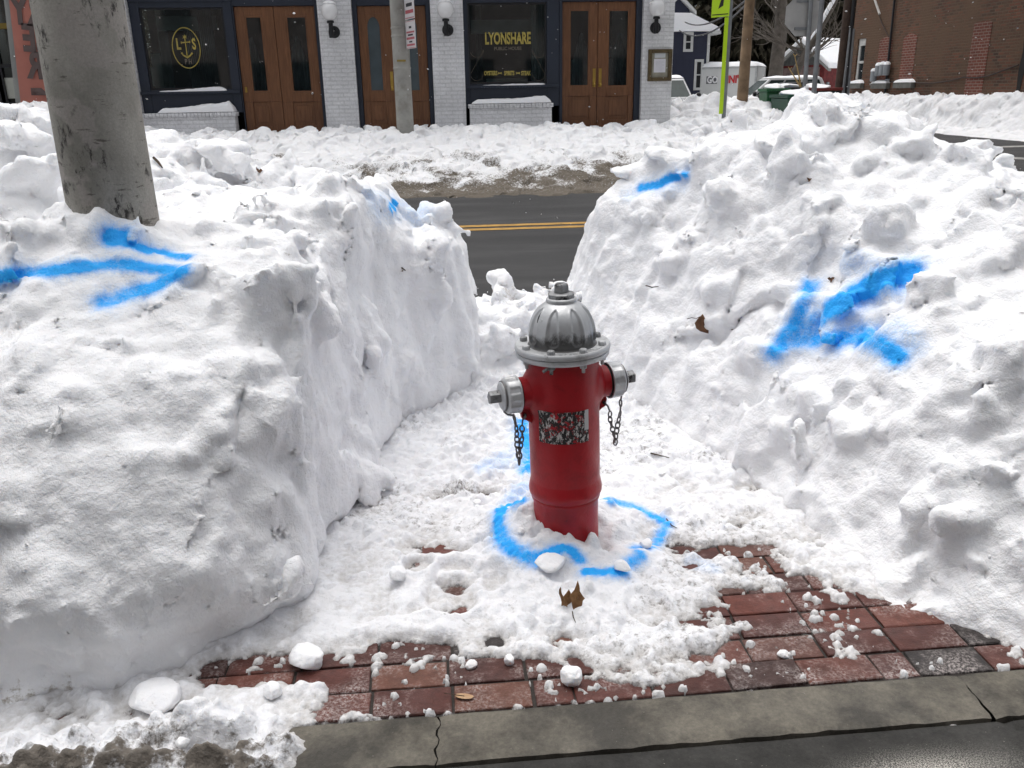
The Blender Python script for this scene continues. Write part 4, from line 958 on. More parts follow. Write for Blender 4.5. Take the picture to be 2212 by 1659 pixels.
def maple(name, px, py, size, rot, label, mat, curl=.4, keys='lrbg', tilt=(0, 0), lobes=5, seed=0):
    h_ = hit(px, py, keys); p = h_[0] if h_ is not None else Vector(atz(px, py, .002)); nrm = h_[1] if h_ is not None else Vector((0, 0, 1))
    if p.z < .002: p = Vector(atz(px, py, .003)); nrm = Vector((0, 0, 1))
    rr = random.Random(seed); N_ = 64; ring = []
    for i in range(N_):
        t = 2*math.pi*i/N_
        if lobes > 1:
            k = abs(math.cos(t*lobes/2)); rad = .45+.55*k**1.6*(1 if abs(t-math.pi) > .5 else .5)+.06*math.cos(t*lobes*3)
        else: rad = .5/math.sqrt((math.cos(t)*.52)**2+(math.sin(t)*1.25)**2)*(1+.03*math.sin(9*t))*.55
        ring.append((rad*math.cos(t), rad*math.sin(t)))
    V = []; F = []; RN = 7
    for k in range(1, RN+1):
        for (x, y) in ring:
            s_ = k/RN; X, Y = x*s_*size, y*s_*size; d = math.hypot(x, y)*s_
            V.append((X, Y, curl*size*(.9*d*d*abs(math.sin(math.atan2(y, x)))+.28*math.sin(5*x*s_+seed)*d)))
    V.append((0, 0, 0)); c = len(V)-1
    for k in range(RN-1):
        for i in range(N_): F.append((k*N_+i, k*N_+(i+1) % N_, (k+1)*N_+(i+1) % N_, (k+1)*N_+i))
    F += [(c, i, (i+1) % N_) for i in range(N_)]
    root = empty(name, p+nrm*.004); root.rotation_euler = (nrm.to_track_quat('Z', 'Y') @ Matrix.Rotation(rot, 3, 'Z').to_quaternion() @ Matrix.Rotation(tilt[0], 3, 'X').to_quaternion() @ Matrix.Rotation(tilt[1], 3, 'Y').to_quaternion()).to_euler()
    mb = MB(); mb.add(V, F); b = mb.build('blade', mat, root, True, ang=80); sm = b.modifiers.new('thick', 'SOLIDIFY'); sm.thickness = size*.02
    mb = MB(); mb.tube([(0, 0, .001), (-size*.5, size*.02, size*.05), (-size*.9, size*.10, size*.02), (-size*1.15, size*.08, size*.06)], [size*.03, size*.025, size*.02, size*.03], 6); mb.build('stalk', M['twig'], root, True)
    tag(root, label, 'leaf'); return root
hl_ = hit(1226, 1312, 'g'); ly = hl_[0].y
lf = empty('dead_leaf', hl_[0]); tag(lf, 'curled brown maple leaf standing in the snow in front of the hydrant', 'leaf')
def shard(outl, dy, bow):
    P = [Vector(atY((800+x/2.602)/1.1302, (1250+y/2.602)/1.1302, ly)) for x, y in outl]; c = sum(P, Vector())/len(P); n = len(P); V = []
    for k in range(1, 6):
        for p in P: q = c.lerp(p, k/5); V.append((q.x, q.y+dy+bow*((q.x-c.x)*30+.25*math.sin(q.z*160))**2*.01-.25*(q.z-hl_[0].z)*bow, q.z))
    V.append((c.x, c.y+dy, c.z)); m = len(V)-1
    F = [(k*n+i, k*n+(i+1) % n, (k+1)*n+(i+1) % n, (k+1)*n+i) for k in range(4) for i in range(n)]+[(m, i, (i+1) % n) for i in range(n)]
    return V, F
for outl, dy, bow in (([(1475, 456), (1466, 478), (1465, 505), (1476, 530), (1484, 562), (1482, 600), (1490, 626), (1512, 628), (1522, 598), (1512, 560), (1498, 532), (1484, 505), (1478, 480)], -.004, .5), ([(1590, 438), (1600, 470), (1602, 502), (1616, 522), (1631, 541), (1618, 556), (1612, 582), (1586, 596), (1562, 616), (1552, 596), (1546, 560), (1536, 528), (1548, 512), (1566, 494), (1578, 468)], -.010, -.6), ([(1500, 545), (1518, 520), (1534, 496), (1546, 520), (1550, 570), (1552, 602), (1534, 600), (1516, 606)], .008, .3)):
    V, F = shard(outl, dy, bow); mb = MB(); mb.add(V, F); b = mb.build('blade', M['leaf'], lf, True, ang=80); b.matrix_parent_inverse = Matrix.Translation(-hl_[0]); sm = b.modifiers.new('thick', 'SOLIDIFY'); sm.thickness = .0010
hr_ = hit(1517, 700, 'r'); lr = empty('dead_leaf', hr_[0]); tag(lr, 'dark brown leaf stuck on the face of the right bank', 'leaf')
P = [Vector(atY(x, y, hr_[0].y-.012)) for x, y in ((1519, 679), (1508, 690), (1503, 700), (1506, 711), (1514, 717), (1524, 719), (1531, 721), (1532, 712), (1534, 703), (1527, 694))]; c = sum(P, Vector())/len(P); n = len(P); V = []
for k in range(1, 6):
    for p in P: q = c.lerp(p, k/5); V.append((q.x, q.y+.012*abs((q.x-c.x)*40+(q.z-c.z)*12)+.003*math.sin(q.z*300), q.z))
V.append(tuple(c)); mb = MB(); mb.add(V, [(k*n+i, k*n+(i+1) % n, (k+1)*n+(i+1) % n, (k+1)*n+i) for k in range(4) for i in range(n)]+[(len(V)-1, i, (i+1) % n) for i in range(n)]); b = mb.build('blade', M['leaf_dark'], lr, True, ang=80); b.matrix_parent_inverse = Matrix.Translation(-hr_[0]); b.modifiers.new('thick', 'SOLIDIFY').thickness = .001
mb = MB(); mb.tube([Vector(atY(x, y, hr_[0].y-.012)) for x, y in ((1512, 684), (1504, 688), (1494, 686), (1484, 689))], .0018, 6); b = mb.build('stalk', M['twig'], lr, True); b.matrix_parent_inverse = Matrix.Translation(-hr_[0])
maple('dead_leaf', 1003, 1507, .046, R(168), 'flat tan oval leaf lying on a red brick', M['leaf_pale'], .12, 'g', (0, 0), 1, 3)
maple('dead_leaf', 1797, 605, .014, R(60), 'small brown leaf scrap above the right blue arrow', M['leaf_dark'], .8, 'r', (R(20), 0), 3, 7)
maple('dead_leaf', 868, 585, .013, R(10), 'small dark leaf scrap on the cut face of the left bank', M['leaf_dark'], .5, 'l', (0, 0), 1, 8)
maple('dead_leaf', 1582, 712, .010, R(10), 'tiny brown leaf bit beside the dark leaf on the right bank', M['leaf_dark'], .3, 'r', (0, 0), 1, 9)
maple('dead_leaf', 1750, 390, .012, R(30), 'tiny brown leaf high on the right bank', M['leaf_dark'], .8, 'r', (0, 0), 3, 10)
maple('dead_leaf', 560, 372, .018, R(30), 'dark curled leaf on the upper left bank', M['leaf_dark'], .9, 'l', (R(30), 0), 3, 11)
def twig(pts, rad, label, keys='lrbg', lift=.004):
    P = []
    for i, (x, y) in enumerate(pts):
        h_ = hit(x, y, keys); p = (h_[0] if h_ is not None else Vector(atz(x, y, .004)))+Vector((0, -.003, lift)); P.append(p)
    mb = MB(); mb.tube(P, [rad]*(len(P)-1)+[rad*.5], 6); o = mb.build('twig', M['twig'], None, True); tag(o, label, 'twig', 'twigs in the snow'); return o
twig([(333, 346), (343, 356), (352, 368)], .006, 'curved twig on the bank right of the concrete pole', 'l', .012)
twig([(1395, 618), (1408, 622), (1422, 620)], .003, 'thin dark twig on the cut face behind the hydrant at right', 'r')
twig([(1439, 1122), (1450, 1136), (1462, 1142)], .002, 'thin dark twig across the right edge of the blue ring', 'g')
twig([(1236, 1322), (1238, 1334), (1243, 1346)], .0018, 'reddish leaf stalk lying in front of the brown leaf', 'g')
twig([(1405, 980), (1425, 985), (1445, 990)], .003, 'short dark twig in the snow right of the hydrant', 'g')
twig([(868, 580), (876, 586)], .004, 'stub of bark in the cut wall of the left bank', 'l')
def butt(px, py, rot, label):
    p = atz(px, py, -.018); mb = MB(); d = Vector((math.cos(rot), math.sin(rot), 0))*.013; c = Vector(p)+Vector((0, 0, .004)); mb.tube([c-d, c-d*.2, c+d], [.0042, .0040, .0036], 10); o = mb.build('cigarette_butt', M['leaf_pale'], None, True); tag(o, label, 'cigarette butt', 'cigarette butts'); return o
butt(866, 1639, .1, 'left of two tan cigarette butts in the gap below the concrete edging')
butt(902, 1648, -.05, 'right of two tan cigarette butts in the gap below the concrete edging')

# ------------------------------------------------------------------ concrete pole at the left
pb = atY(249, 480, 2.92)
mb = MB(); prof = [(.147-.0085*h, h) for h in np.linspace(0, 7.5, 26)]; mb.lathe(prof, 64)
o = mb.build('utility_pole', M['pole_conc'], None, True); o.location = (pb[0], 2.92, -.1); tag(o, 'thick grey concrete pole rising out of the left snow bank', 'pole')
# ------------------------------------------------------------------ far side of the street: roadside snow
def hgrid(name, x0, x1, y0, y1, st, hf, df, mat, lab, cat='snow bank', thin=None):
    xs = np.arange(x0, x1, st); ys = np.arange(y0, y1, st); X, Y = np.meshgrid(xs, ys, indexing='ij'); Z = hf(X, Y); D = df(X, Y, Z)
    idx = np.arange(X.size).reshape(X.shape); q = np.stack([idx[:-1, :-1].ravel(), idx[1:, :-1].ravel(), idx[1:, 1:].ravel(), idx[:-1, 1:].ravel()], 1)
    P3 = np.stack([X.ravel(), Y.ravel(), Z.ravel()], 1).astype(np.float32); wf = np.minimum(1, (Z-Z.min())/.2)
    X = X+wf*(.11*fbm(P3, 2.4, 4, 2, .6)).reshape(X.shape); Y = Y+wf*(.09*fbm(P3, 2.2, 3, 4)).reshape(X.shape); Z = Z+wf*(.03*fbm(P3, 6, 2, 1)).reshape(X.shape)
    o = npmesh(name, np.stack([X.ravel(), Y.ravel(), Z.ravel()], 1), q, mat, attrs=dict(paint=np.zeros(X.size), dirt=D.ravel(), thin=(thin(X, Y, Z).ravel() if thin else np.zeros(X.size))))
    return tag(o, lab, cat)
def lumps(X, Y, sc, seed, amp, thr=.45):
    P = np.stack([X.ravel(), Y.ravel(), 0*X.ravel()], 1).astype(np.float32); f1, f2, v = worley(P, sc, seed); return (amp*np.sqrt(np.clip(.36-f1**2, 0, 1))*(v > thr)*(.5+v)).reshape(X.shape)
def far_h(X, Y):
    r_ = road_z(Y); n = n2(X, Y, .9, 3, 1)
    yy = Y+.22*n2(X, Y, .7, 2, 3)+.05*X*.0
    prof = .05*ss((yy-11.35)/.3)+.10*ss((yy-11.9)/.35)+.24*ss((yy-12.5)/1.0)+.13*ss((yy-13.6)/.9)
    prof = prof+.62*np.exp(-((X+6.35)/.95)**2-((Y-15.3)/1.0)**2)+.10*np.exp(-((X-2.35)/.55)**2-((Y-14.6)/.7)**2)+.05*np.exp(-((X-4.6)/.5)**2-((Y-14.8)/.5)**2)-.10*np.exp(-((X-3.2)/.55)**2-((Y-15.3)/.9)**2)
    prof = prof+.25*ss((-7.5-X)/2)*ss((Y-13)/1.5)
    k = ss((yy-11.7)/1.0)
    z = r_-.03+prof+k*(.06*n+.05*np.abs(n2(X, Y, 2.4, 3, 2))+.035*np.abs(n2(X, Y, 6, 2, 4)))+k*(lumps(X, Y, 3.2, 21, .16)+lumps(X, Y, 7.0, 22, .07, .3))*(.5+.5*ss((Y-14)/.8))
    z = z-.16*ss((Y-15.6)/.9)
    return z+(1-k)*.03*np.abs(n2(X, Y, 6, 3, 3))*ss((yy-11.35)/.2)-.9*ss((X-7.4+.3*n)/.8)
def far_d(X, Y, Z):
    yy = Y+.3*n2(X, Y, 1.0, 3, 3); n = n2(X, Y, 2.0, 4, 5, .65)
    a = .85*ss((12.2-yy)/.45)+.80*ss((13.3-yy)/.9)*(.25+.75*ss((X+1.5)/3.0))+.30*ss((14.2-yy)/1.3)
    a = a+.85*n*ss((14.3-yy)/1.2)
    return np.clip(.05+.70*a, 0, .95)
hgrid('snow_bank', -13, 9.4, 11.0, 16.95, .032, far_h, far_d, M['snow_far'], 'long low dirty snow bank along the far kerb before the pub', thin=lambda X, Y, Z: .85*ss((12.0-Y)/.6))
def side_h(X, Y):
    n = n2(X, Y, .8, 3, 2)
    z = .34+.10*ss((Y-15)/2)+.70*np.exp(-((X-5.9)/1.15)**2-((Y-19.2)/2.4)**2)+.10*np.exp(-((X-7.6)/1.2)**2-((Y-18)/2)**2)*0+.55*np.exp(-((X-8.2)/1.5)**2-((Y-20.3)/1.6)**2)
    z = z+.62*np.exp(-((X-9.0)/1.5)**2-((Y-26.5)/1.7)**2)+.45*np.exp(-((X-11.2)/1.2)**2-((Y-25.5)/2)**2)
    z = z+.10*n+.10*np.abs(n2(X, Y, 2.0, 3, 4))+lumps(X, Y, 2.2, 23, .22)+lumps(X, Y, 5, 24, .08)
    return z-1.6*ss((X+.3*n-9.6)/1.0)*ss((24.5-Y)/1.5)-1.0*ss((X+.3*n-7.2)/.9)*ss((18.3-Y)/1.2)
hgrid('snow_bank', 4.85, 12.6, 15.4, 29, .05, side_h, lambda X, Y, Z: .05+.55*np.exp(-((X-4.95)/.3)**2-((Z-.45)/.15)**2)+.1*n2(X, Y, 2, 2)**2, M['snow_far'], 'heaped snow bank round the corner behind the yellow crossing sign')
def brick_h(X, Y):
    e = X+.18*n2(X, Y, .8, 3, 1)
    z = .26+.10*ss((e-12.55)/.35)+.08*ss((e-12.95)/.2)+.72*ss((e-13.15)/.62)-.05*ss((e-13.9)/.3)
    k = ss((e-12.6)/.4); z = z+k*(.05*n2(X, Y, 1.4, 3, 2)+.05*np.abs(n2(X, Y, 3.2, 3, 4))+(lumps(X, Y, 2.6, 25, .13)+lumps(X, Y, 6, 26, .05))*(ss((e-13.62)/.15)+.4*ss((13.1-e)/.1)))
    return z
hgrid('snow_bank', 12.3, 14.35, 13.0, 31, .045, brick_h, lambda X, Y, Z: .04+.25*ss((.45-Z)/.1)+.12*np.abs(n2(X, Y, 2, 2)), M['snow_far'], 'straight ploughed snow bank along the foot of the brown brick wall')

# ------------------------------------------------------------------ the pub
FY = 17.0
def fx(px, Y=FY, py=150): return float(atY(px, py, Y)[0])
def fz(py, px=1100, Y=FY): return float(atY(px, py, Y)[2])
pub = empty('pub_building', (0, FY, .4)); tag(pub, 'white painted brick pub with navy window frames and three pairs of brown doors', 'building')
def part(mb, name, mat, par=None, **k):
    o = mb.build(name, mat, par or pub, **k); 
    if (par or pub) is pub: o.matrix_parent_inverse = Matrix.Translation((0, -FY, -.4))
    return o
gz0 = .30; ztop = 3.075; zdoor = fz(283, 1290)
piers = [(fx(205), fx(292)), (fx(696), fx(768)), (fx(935), fx(1004)), (fx(1387), fx(1452))]
for a, b in piers:
    mb = MB(); mb.box(a, b, FY, FY+.45, gz0, 3.6); part(mb, 'wall_pier', M['white_brick'])
xL, xR = fx(205), fx(1452)
mb = MB(); mb.box(xL, xR-.002, FY-.03, FY+.45, 3.602, 3.95); mb.box(xL, xR-.002, FY-.10, FY-.032, 3.80, 3.94); part(mb, 'fascia', M['navy'])
mb = MB(); mb.box(xL, xR, FY, FY+.45, 3.952, 7.6); part(mb, 'upper_wall', M['white_brick'])
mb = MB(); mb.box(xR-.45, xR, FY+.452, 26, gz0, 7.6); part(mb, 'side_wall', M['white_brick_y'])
mb = MB(); mb.box(xL-.05, xR+.05, FY-.12, 26, 7.602, 7.85); part(mb, 'roof', M['snow_cap'])
mb = MB(); mb.box(xL, xR-.46, 20.6, 20.8, gz0, 3.9); mb.box(xL, xR-.46, FY+.5, 20.6, gz0, .66); mb.box(xL, xR-.46, FY+.5, 20.6, 3.62, 3.9); part(mb, 'interior', M['room'])
# curtains and dim shapes inside
for px0, px1, Y, pl_ in ((300, 322, 17.75, 0), (352, 372, 18.6, 1), (410, 440, 18.9, 0), (1148, 1178, 17.75, 1), (1030, 1042, 18.4, 0), (440, 470, 18.0, 0)):
    mb = MB(); a, b = fx(px0, Y), fx(px1, Y); n = 24; vs = []
    for i in range(n+1):
        xx = a+(b-a)*i/n; yy = Y+.035*math.sin(i*1.9); vs += [(xx, yy, .9), (xx, yy, 3.4)]
    mb.add(vs, [(2*i, 2*i+2, 2*i+3, 2*i+1) for i in range(n)]); part(mb, 'curtain', M['curtain_light'] if pl_ else M['curtain'])
for x0_, x1_, Y, z0_, z1_ in ((352, 480, 18.3, 2.72, 2.98), (325, 352, 18.2, 1.7, 2.05), (1020, 1170, 18.3, 2.60, 2.86), (330, 350, 18.0, 1.55, 2.3), (1050, 1140, 19.0, 1.3, 1.75)):
    mb = MB(); mb.box(fx(x0_, Y), fx(x1_, Y), Y, Y+.05, z0_, z1_); part(mb, 'interior_fitting', M['curtain_light'])
def frame(mb, x0, x1, z0, z1, ox0, ox1, oz0, oz1, y0, y1):
    """four butted members filling the ring between the opening (x0..z1) and the outer rectangle"""
    mb.box(ox0, x0, y0, y1, oz0, oz1); mb.box(x1, ox1, y0, y1, oz0, oz1); mb.box(x0, x1, y0, y1, oz0, z0); mb.box(x0, x1, y0, y1, z1, oz1)
WY = FY+.12
# left window bay + its bulkhead
def window(gx0, gx1, zb, zt, bx0, bx1, label=None):
    mb = MB(); frame(mb, gx0, gx1, zb, zt, bx0+.003, bx1-.003, zb-.42, 3.6, WY, WY+.14)
    mb.box(bx0+.003, bx1-.003, WY-.05, WY-.002, zb-.075, zb-.02); mb.box(bx0+.003, bx1-.003, WY-.03, WY-.002, zt+.10, zt+.16)
    f_ = part(mb, 'window_frame', M['navy'], bevel=.008)
    mb = MB(); frame(mb, gx0+.035, gx1-.035, zb+.04, zt-.03, gx0+.002, gx1-.002, zb+.002, zt-.002, WY+.03, WY+.07); b = mb.build('bead', M['black_metal'], f_)
    mb = MB(); mb.box(gx0+.03, gx1-.03, WY+.045, WY+.051, zb+.03, zt-.02); p = mb.build('pane', M['glass'], f_)
    return f_
w1 = window(fx(314), fx(493), fz(194, 410), fz(15, 390), piers[0][1], fx(512))
w2 = window(fx(1014), fx(1183), fz(181, 1100), fz(4, 1100), piers[2][1], fx(1210))
GOLDY = WY+.040
# gold lettering of the right-hand window
def gpt(px, py): p = atY(px, py, GOLDY); return Vector(p)
c = gpt(1097, 84); text_mesh('lettering', 'LYONSHARE', M['gold'], front(c), .285, w2, .545, .010, .001)
c = gpt(1097, 105); text_mesh('lettering', 'PUBLIC HOUSE', M['gold_dim'], front(c), .085, w2, .92, .002, .001)
[text_mesh('lettering', wd_, M['gold'], front(gpt(x_, 158.5)), .105, w2, .60, .004, .001) for wd_, x_ in (('OYSTERS', 1060), ('SPIRITS', 1100), ('STEAK', 1136))]
for px in (1080, 1119):
    mb = MB(); c = gpt(px, 158); mb.prism([(c.x-.045, c.z+.022), (c.x, c.z+.008), (c.x+.045, c.z+.022), (c.x+.030, c.z), (c.x+.045, c.z-.022), (c.x, c.z-.008), (c.x-.045, c.z-.022), (c.x-.030, c.z)], GOLDY, GOLDY+.003); mb.build('divider_ornament', M['gold'], w2)
for sx_, px in ((-1, 1030), (1, 1164)):   # thin curled border lines
    pts = []
    for py, r_ in ((108, .13), (160, .12)):
        c = gpt(px, py); pts += [(c.x+r_*math.cos(t), GOLDY, c.z+r_*math.sin(t)) for t in (np.linspace(math.pi, 2*math.pi, 16) if sx_ < 0 else np.linspace(2*math.pi, math.pi, 16))]
    mb = MB(); mb.tube(pts, .004, 5); mb.build('border_ornament', M['gold_dim'], w2)
# oval anchor emblem of the left-hand window
def e(px, py): # zoomed crop pixel -> photo pixel -> point on the glass
    return gpt((380+px/9.217)/1.1302, (40+py/9.217)/1.1302)
c = e(690, 712); ex, ez = (e(1000, 712)-e(382, 712)).length/2, (e(690, 1165)-e(690, 262)).length/2
mb = MB(); pts = [(c.x+ex*math.cos(t), GOLDY, c.z+ez*math.sin(t)) for t in np.linspace(0, 2*math.pi, 49)]; mb.tube(pts, .009, 6, cap=False)
mb.tube([e(655, 480), e(710, 880)], .010, 6); mb.tube([e(575, 592), e(768, 575)], .011, 6); mb.tube([e(575, 565), e(580, 620)], .009, 6); mb.tube([e(765, 548), e(770, 602)], .009, 6)
mb.tube([e(585, 820), e(620, 870), (e(670, 900)), e(715, 920), e(765, 895), e(800, 860), e(822, 825)], [.008, .012, .016, .022, .016, .012, .008], 6)
s_ = e(652, 462); mb.prism([(s_.x+(.050 if k % 2 == 0 else .020)*math.sin(math.pi*k/6), s_.z+(.050 if k % 2 == 0 else .020)*math.cos(math.pi*k/6)) for k in range(12)], GOLDY, GOLDY+.004)
for p in (e(592, 830), e(815, 835)): mb.prism([(p.x-.022, p.z), (p.x, p.z+.022), (p.x+.022, p.z), (p.x, p.z-.022)], GOLDY, GOLDY+.004)
mb.build('emblem', M['gold'], w1)
text_mesh('lettering', 'L', M['gold'], front(e(510, 635)), .26, w1, .62, .009, .001); text_mesh('lettering', 'S', M['gold'], front(e(862, 632)), .26, w1, .58, .009, .001); text_mesh('lettering', 'P H', M['gold_dim'], front(e(740, 1022)), .125, w1, .70, .005, .001)
# bulkheads below the windows
def bulkhead(x0, x1, zt, lab):
    mb = MB(); mb.box(x0, x1, FY-.16, FY+.115, gz0, zt-.075); n = int((x1-x0+.06)/.068)
    for i in range(n):
        a = x0-.03+(x1-x0+.06)*i/n; mb.box(a+.003, a+(x1-x0+.06)/n-.003, FY-.20, FY+.112, zt-.073, zt)
    part(mb, 'bulkhead', M['white_brick'], bevel=.006)
bulkhead(fx(310, FY-.16, 260), fx(508, FY-.16, 260), fz(244, 410, FY-.16), '')
bulkhead(fx(1016, FY-.16, 250), fx(1192, FY-.16, 250), fz(224, 1100, FY-.16), '')
def snow_strip(px0, px1, py, Y0, Y1, h, label, seed, taper=(1, 1)):
    z = fz(py, (px0+px1)/2, Y0); x0, x1 = fx(px0, Y0, py), fx(px1, Y0, py); nx, ny = int((x1-x0)/.02), 12; V, F = [], []
    for i in range(nx+1):
        for j in range(ny+1):
            u_, v_ = i/nx, j/ny; e_ = min(1, u_*14, (1-u_)*14)**.5*min(1, v_*5+.0, (1-v_)*8)**.5
            hh = h*(taper[0]+(taper[1]-taper[0])*u_)*e_*(1+.35*float(NZ[1](np.array([[u_*(x1-x0)*3+seed, v_, seed]]))[0])+.15*float(NZ[2](np.array([[u_*(x1-x0)*11+seed, v_*3, seed]]))[0]))
            V.append((x0+(x1-x0)*u_, Y0+(Y1-Y0)*v_-.01*e_*(v_ < .5), z+.002+max(0, hh)))
    for i in range(nx):
        for j in range(ny): k = i*(ny+1)+j; F.append((k, k+ny+1, k+ny+2, k+1))
    o = npmesh('sill_snow', V, F, M['snow_cap'], attrs=dict(paint=np.zeros(len(V)), dirt=np.full(len(V), .03), thin=np.zeros(len(V)))); tag(o, label, 'snow', 'snow lying on sills and ledges')
# the sill snow lies on the sill mouldings
snow_strip(334, 492, 200.5, WY-.05, WY+.028, .085, 'wedge of snow on the sill of the left pub window', 3, (.35, 1.2))
snow_strip(1030, 1181, 188, WY-.05, WY+.028, .065, 'thin snow on the sill of the lettered right pub window', 5, (.5, 1.1))
snow_strip(340, 506, 243, FY-.20, FY+.10, .13, 'thick snow on the brick ledge below the left pub window', 7, (.6, 1.2))
snow_strip(1020, 1192, 223, FY-.20, FY+.10, .10, 'smooth snow on the brick ledge below the lettered window', 9, (.6, 1.1))
# doors
DY = FY+.17
def door_pair(px, glass, zt, gl_mat, arched=False, plate=True, gy=(33, 200), knob_side=0):
    x0, xm, x1 = fx(px[0], DY), fx(px[1], DY), fx(px[2], DY)
    mb = MB(); frame(mb, x0, x1, gz0+.06, zt, px[3]+.003, px[4]-.003, gz0, 3.6, WY+.002, WY+.20)
    mb.box(px[3]+.003, px[4]-.003, FY-.02, FY+.10, gz0, zdoor-.02); part(mb, 'door_frame', M['navy'], bevel=.008)
    for s_, (a, b) in enumerate(((x0, xm), (xm, x1))):
        a += .004; b -= .004; zb = zdoor-.01
        g0, g1 = fx(glass[s_][0], DY), fx(glass[s_][1], DY); gzb, gzt = fz(gy[1], glass[s_][0], DY), fz(gy[0], glass[s_][0], DY)
        pz1 = gzb-.17; pz0 = zb+.22
        mb = MB(); frame(mb, g0, g1, gzb, gzt, a, b, pz1, zt-.005, DY, DY+.05); frame(mb, g0-.01, g1+.01, pz0, pz1-.002, a, b, zb, pz1-.001, DY, DY+.05) if False else None
        mb.box(a, g0-.01, DY, DY+.05, zb, pz1-.001); mb.box(g1+.01, b, DY, DY+.05, zb, pz1-.001); mb.box(g0-.01, g1+.01, DY, DY+.05, zb, pz0)
        mb.box(g0-.01, g1+.01, DY+.022, DY+.045, pz0, pz1-.001); mb.box(g0+.05, g1-.05, DY+.010, DY+.0218, pz0+.07, pz1-.07)
        d = part(mb, 'door', M['wood'], bevel=.006)
        mb = MB(); mb.box(g0, g1, DY+.018, DY+.024, gzb, gzt); mb.build('pane', gl_mat, d)
        mb = MB(); frame(mb, g0+.03, g1-.03, gzb+.03, gzt-.03, g0+.001, g1-.001, gzb+.001, gzt-.001, DY+.004, DY+.016); mb.build('bead', M['wood'], d)
        if arched:
            mb = MB(); n = 20; ax0, ax1 = g0+.03, g1-.03; sp = (ax1-ax0)/2; tz = gzt-.03; pts = [(ax0, tz-.22)]+[(ax0+sp-sp*math.cos(math.pi*i/n), tz-.22+.19*math.sin(math.pi*i/n)) for i in range(n+1)]+[(ax1, tz), (ax0, tz)]
            mb.prism(pts, DY+.006, DY+.014); mb.build('glass_arch', M['wood'], d)
        if plate:
            hx = b-.055 if s_ == 0 else a+.055; hz = fz(168, 1290, DY); mb = MB(); mb.box(hx-.028, hx+.028, DY-.008, DY-.001, hz-.17, hz+.17); mb.sphere((hx, DY-.045, hz-.12), .028, 14, 10); mb.tube([(hx, DY-.045, hz-.12), (hx, DY-.006, hz-.12)], .010, 8); mb.tube([(hx, DY-.012, hz+.02), (hx, DY-.008, hz+.02)], .012, 10); mb.build('handle', M['brass'], d, True, ang=35)
    return x0, x1
door_pair((519, 603, 690, fx(512), piers[1][0]), ((540, 577), (627, 672)), fz(11, 590), M['glass'], gy=(34, 200), plate=False)
door_pair((780, 852, 925, piers[1][1], piers[2][0]), ((796, 829), (871, 908)), fz(10, 850), M['glass_frost'], arched=True, gy=(29, 199))
door_pair((1214, 1290, 1370, fx(1210), piers[3][0]), ((1229, 1273), (1311, 1357)), fz(1, 1290), M['glass'], gy=(20, 188))
h_ = fx(527, DY); mb = MB(); mb.box(h_-.02, h_+.02, DY-.012, DY-.001, fz(200, 520, DY), fz(188, 520, DY)); part(mb, 'lock_plate', M['brass'])
# pale drapes behind the left and right door glass
for px0, px1 in ((540, 580), (627, 676), (1229, 1274), (1311, 1358)):
    Y = 17.55; mb = MB(); a, b = fx(px0, Y), fx(px1, Y); n = 20; vs = []
    for i in range(n+1): vs += [(a+(b-a)*i/n, Y+.05*math.sin(i*1.4), .9), (a+(b-a)*i/n, Y+.05*math.sin(i*1.4), 2.3+.25*math.sin(i*.35+px0))]
    mb.add(vs, [(2*i, 2*i+2, 2*i+3, 2*i+1) for i in range(n)]); part(mb, 'door_drape', M['curtain'])
# globe lamps
def lamp(px, py, label):
    c = atY(px, py, FY-.20); L = empty('wall_lamp', (c[0], FY, c[2])); tag(L, label, 'wall lamp', 'globe lamps on the white piers')
    mb = MB(); mb.sphere((0, -.20, 0), .150, 32, 20, 1.08); mb.build('globe', M['globe'], L, True)
    cap = MB(); cap.lathe([(.115, .118), (.118, .125), (.09, .155), (.04, .172), (.005, .176)], 24, (0, -.20, 0)); cap.build('snow_cap', M['snow_cap'], L, True)
    mb = MB(); mb.lathe([(.065, -.200), (.065, -.165), (.055, -.158)], 20, (0, -.20, 0)); mb.tube([(0, -.20, -.19), (0, -.195, -.27), (.0, -.20, -.36), (0, -.20, -.45)], [.040, .040, .05, .042], 12)
    mb.lathe([(.105, 0), (.105, .018), (.085, .03)], 28, (.035, -.002, -.34), (0, -1, 0)); mb.tube([(.03, -.02, -.34), (0, -.20, -.34)], .035, 10); mb.build('bracket', M['black_metal'], L, True, ang=50)
lamp(712, 24, 'globe lamp on the white pier between the left and middle doors'); lamp(962, 20, 'globe lamp on the white pier right of the middle doors'); lamp(1419, 16, 'globe lamp on the right end pier above the framed menu')
# framed menu case
mc = empty('menu_case', (fx(1424), FY, fz(141, 1424))); tag(mc, 'bronze framed menu case with two white sheets on the end pier', 'menu case')
wv, hv = (fx(1449)-fx(1398))/2, (fz(107, 1424)-fz(176, 1424))/2
mb = MB(); frame(mb, -wv+.07, wv-.07, -hv+.07, hv-.07, -wv, wv, -hv, hv, -.07, -.003); mb.build('frame', simple('bronze', (.105, .075, .036), .5, .2, .3, 20), mc, bevel=.012)
mb = MB(); mb.box(-wv+.069, wv-.069, -.02, -.004, -hv+.069, hv-.069); mb.build('backing', simple('linen', (.34, .32, .26), .8), mc)
mb = MB(); mb.box(-.115, .115, -.026, -.021, -.13, .115); mb.build('menu_sheet', simple('paper', (.72, .71, .76), .7, var=.05), mc); mb = MB(); mb.box(-.105, .105, -.026, -.021, .135, .225); mb.build('menu_sheet', simple('paper_grey', (.60, .62, .64), .7, var=.05), mc)
mb = MB()
for i in range(9): mb.box(-.08, .08-.03*(i % 3 == 2), -.0285, -.0265, .07-.02*i, .074-.02*i)
mb.build('printed_lines', simple('grey_ink', (.50, .50, .54), .8), mc)
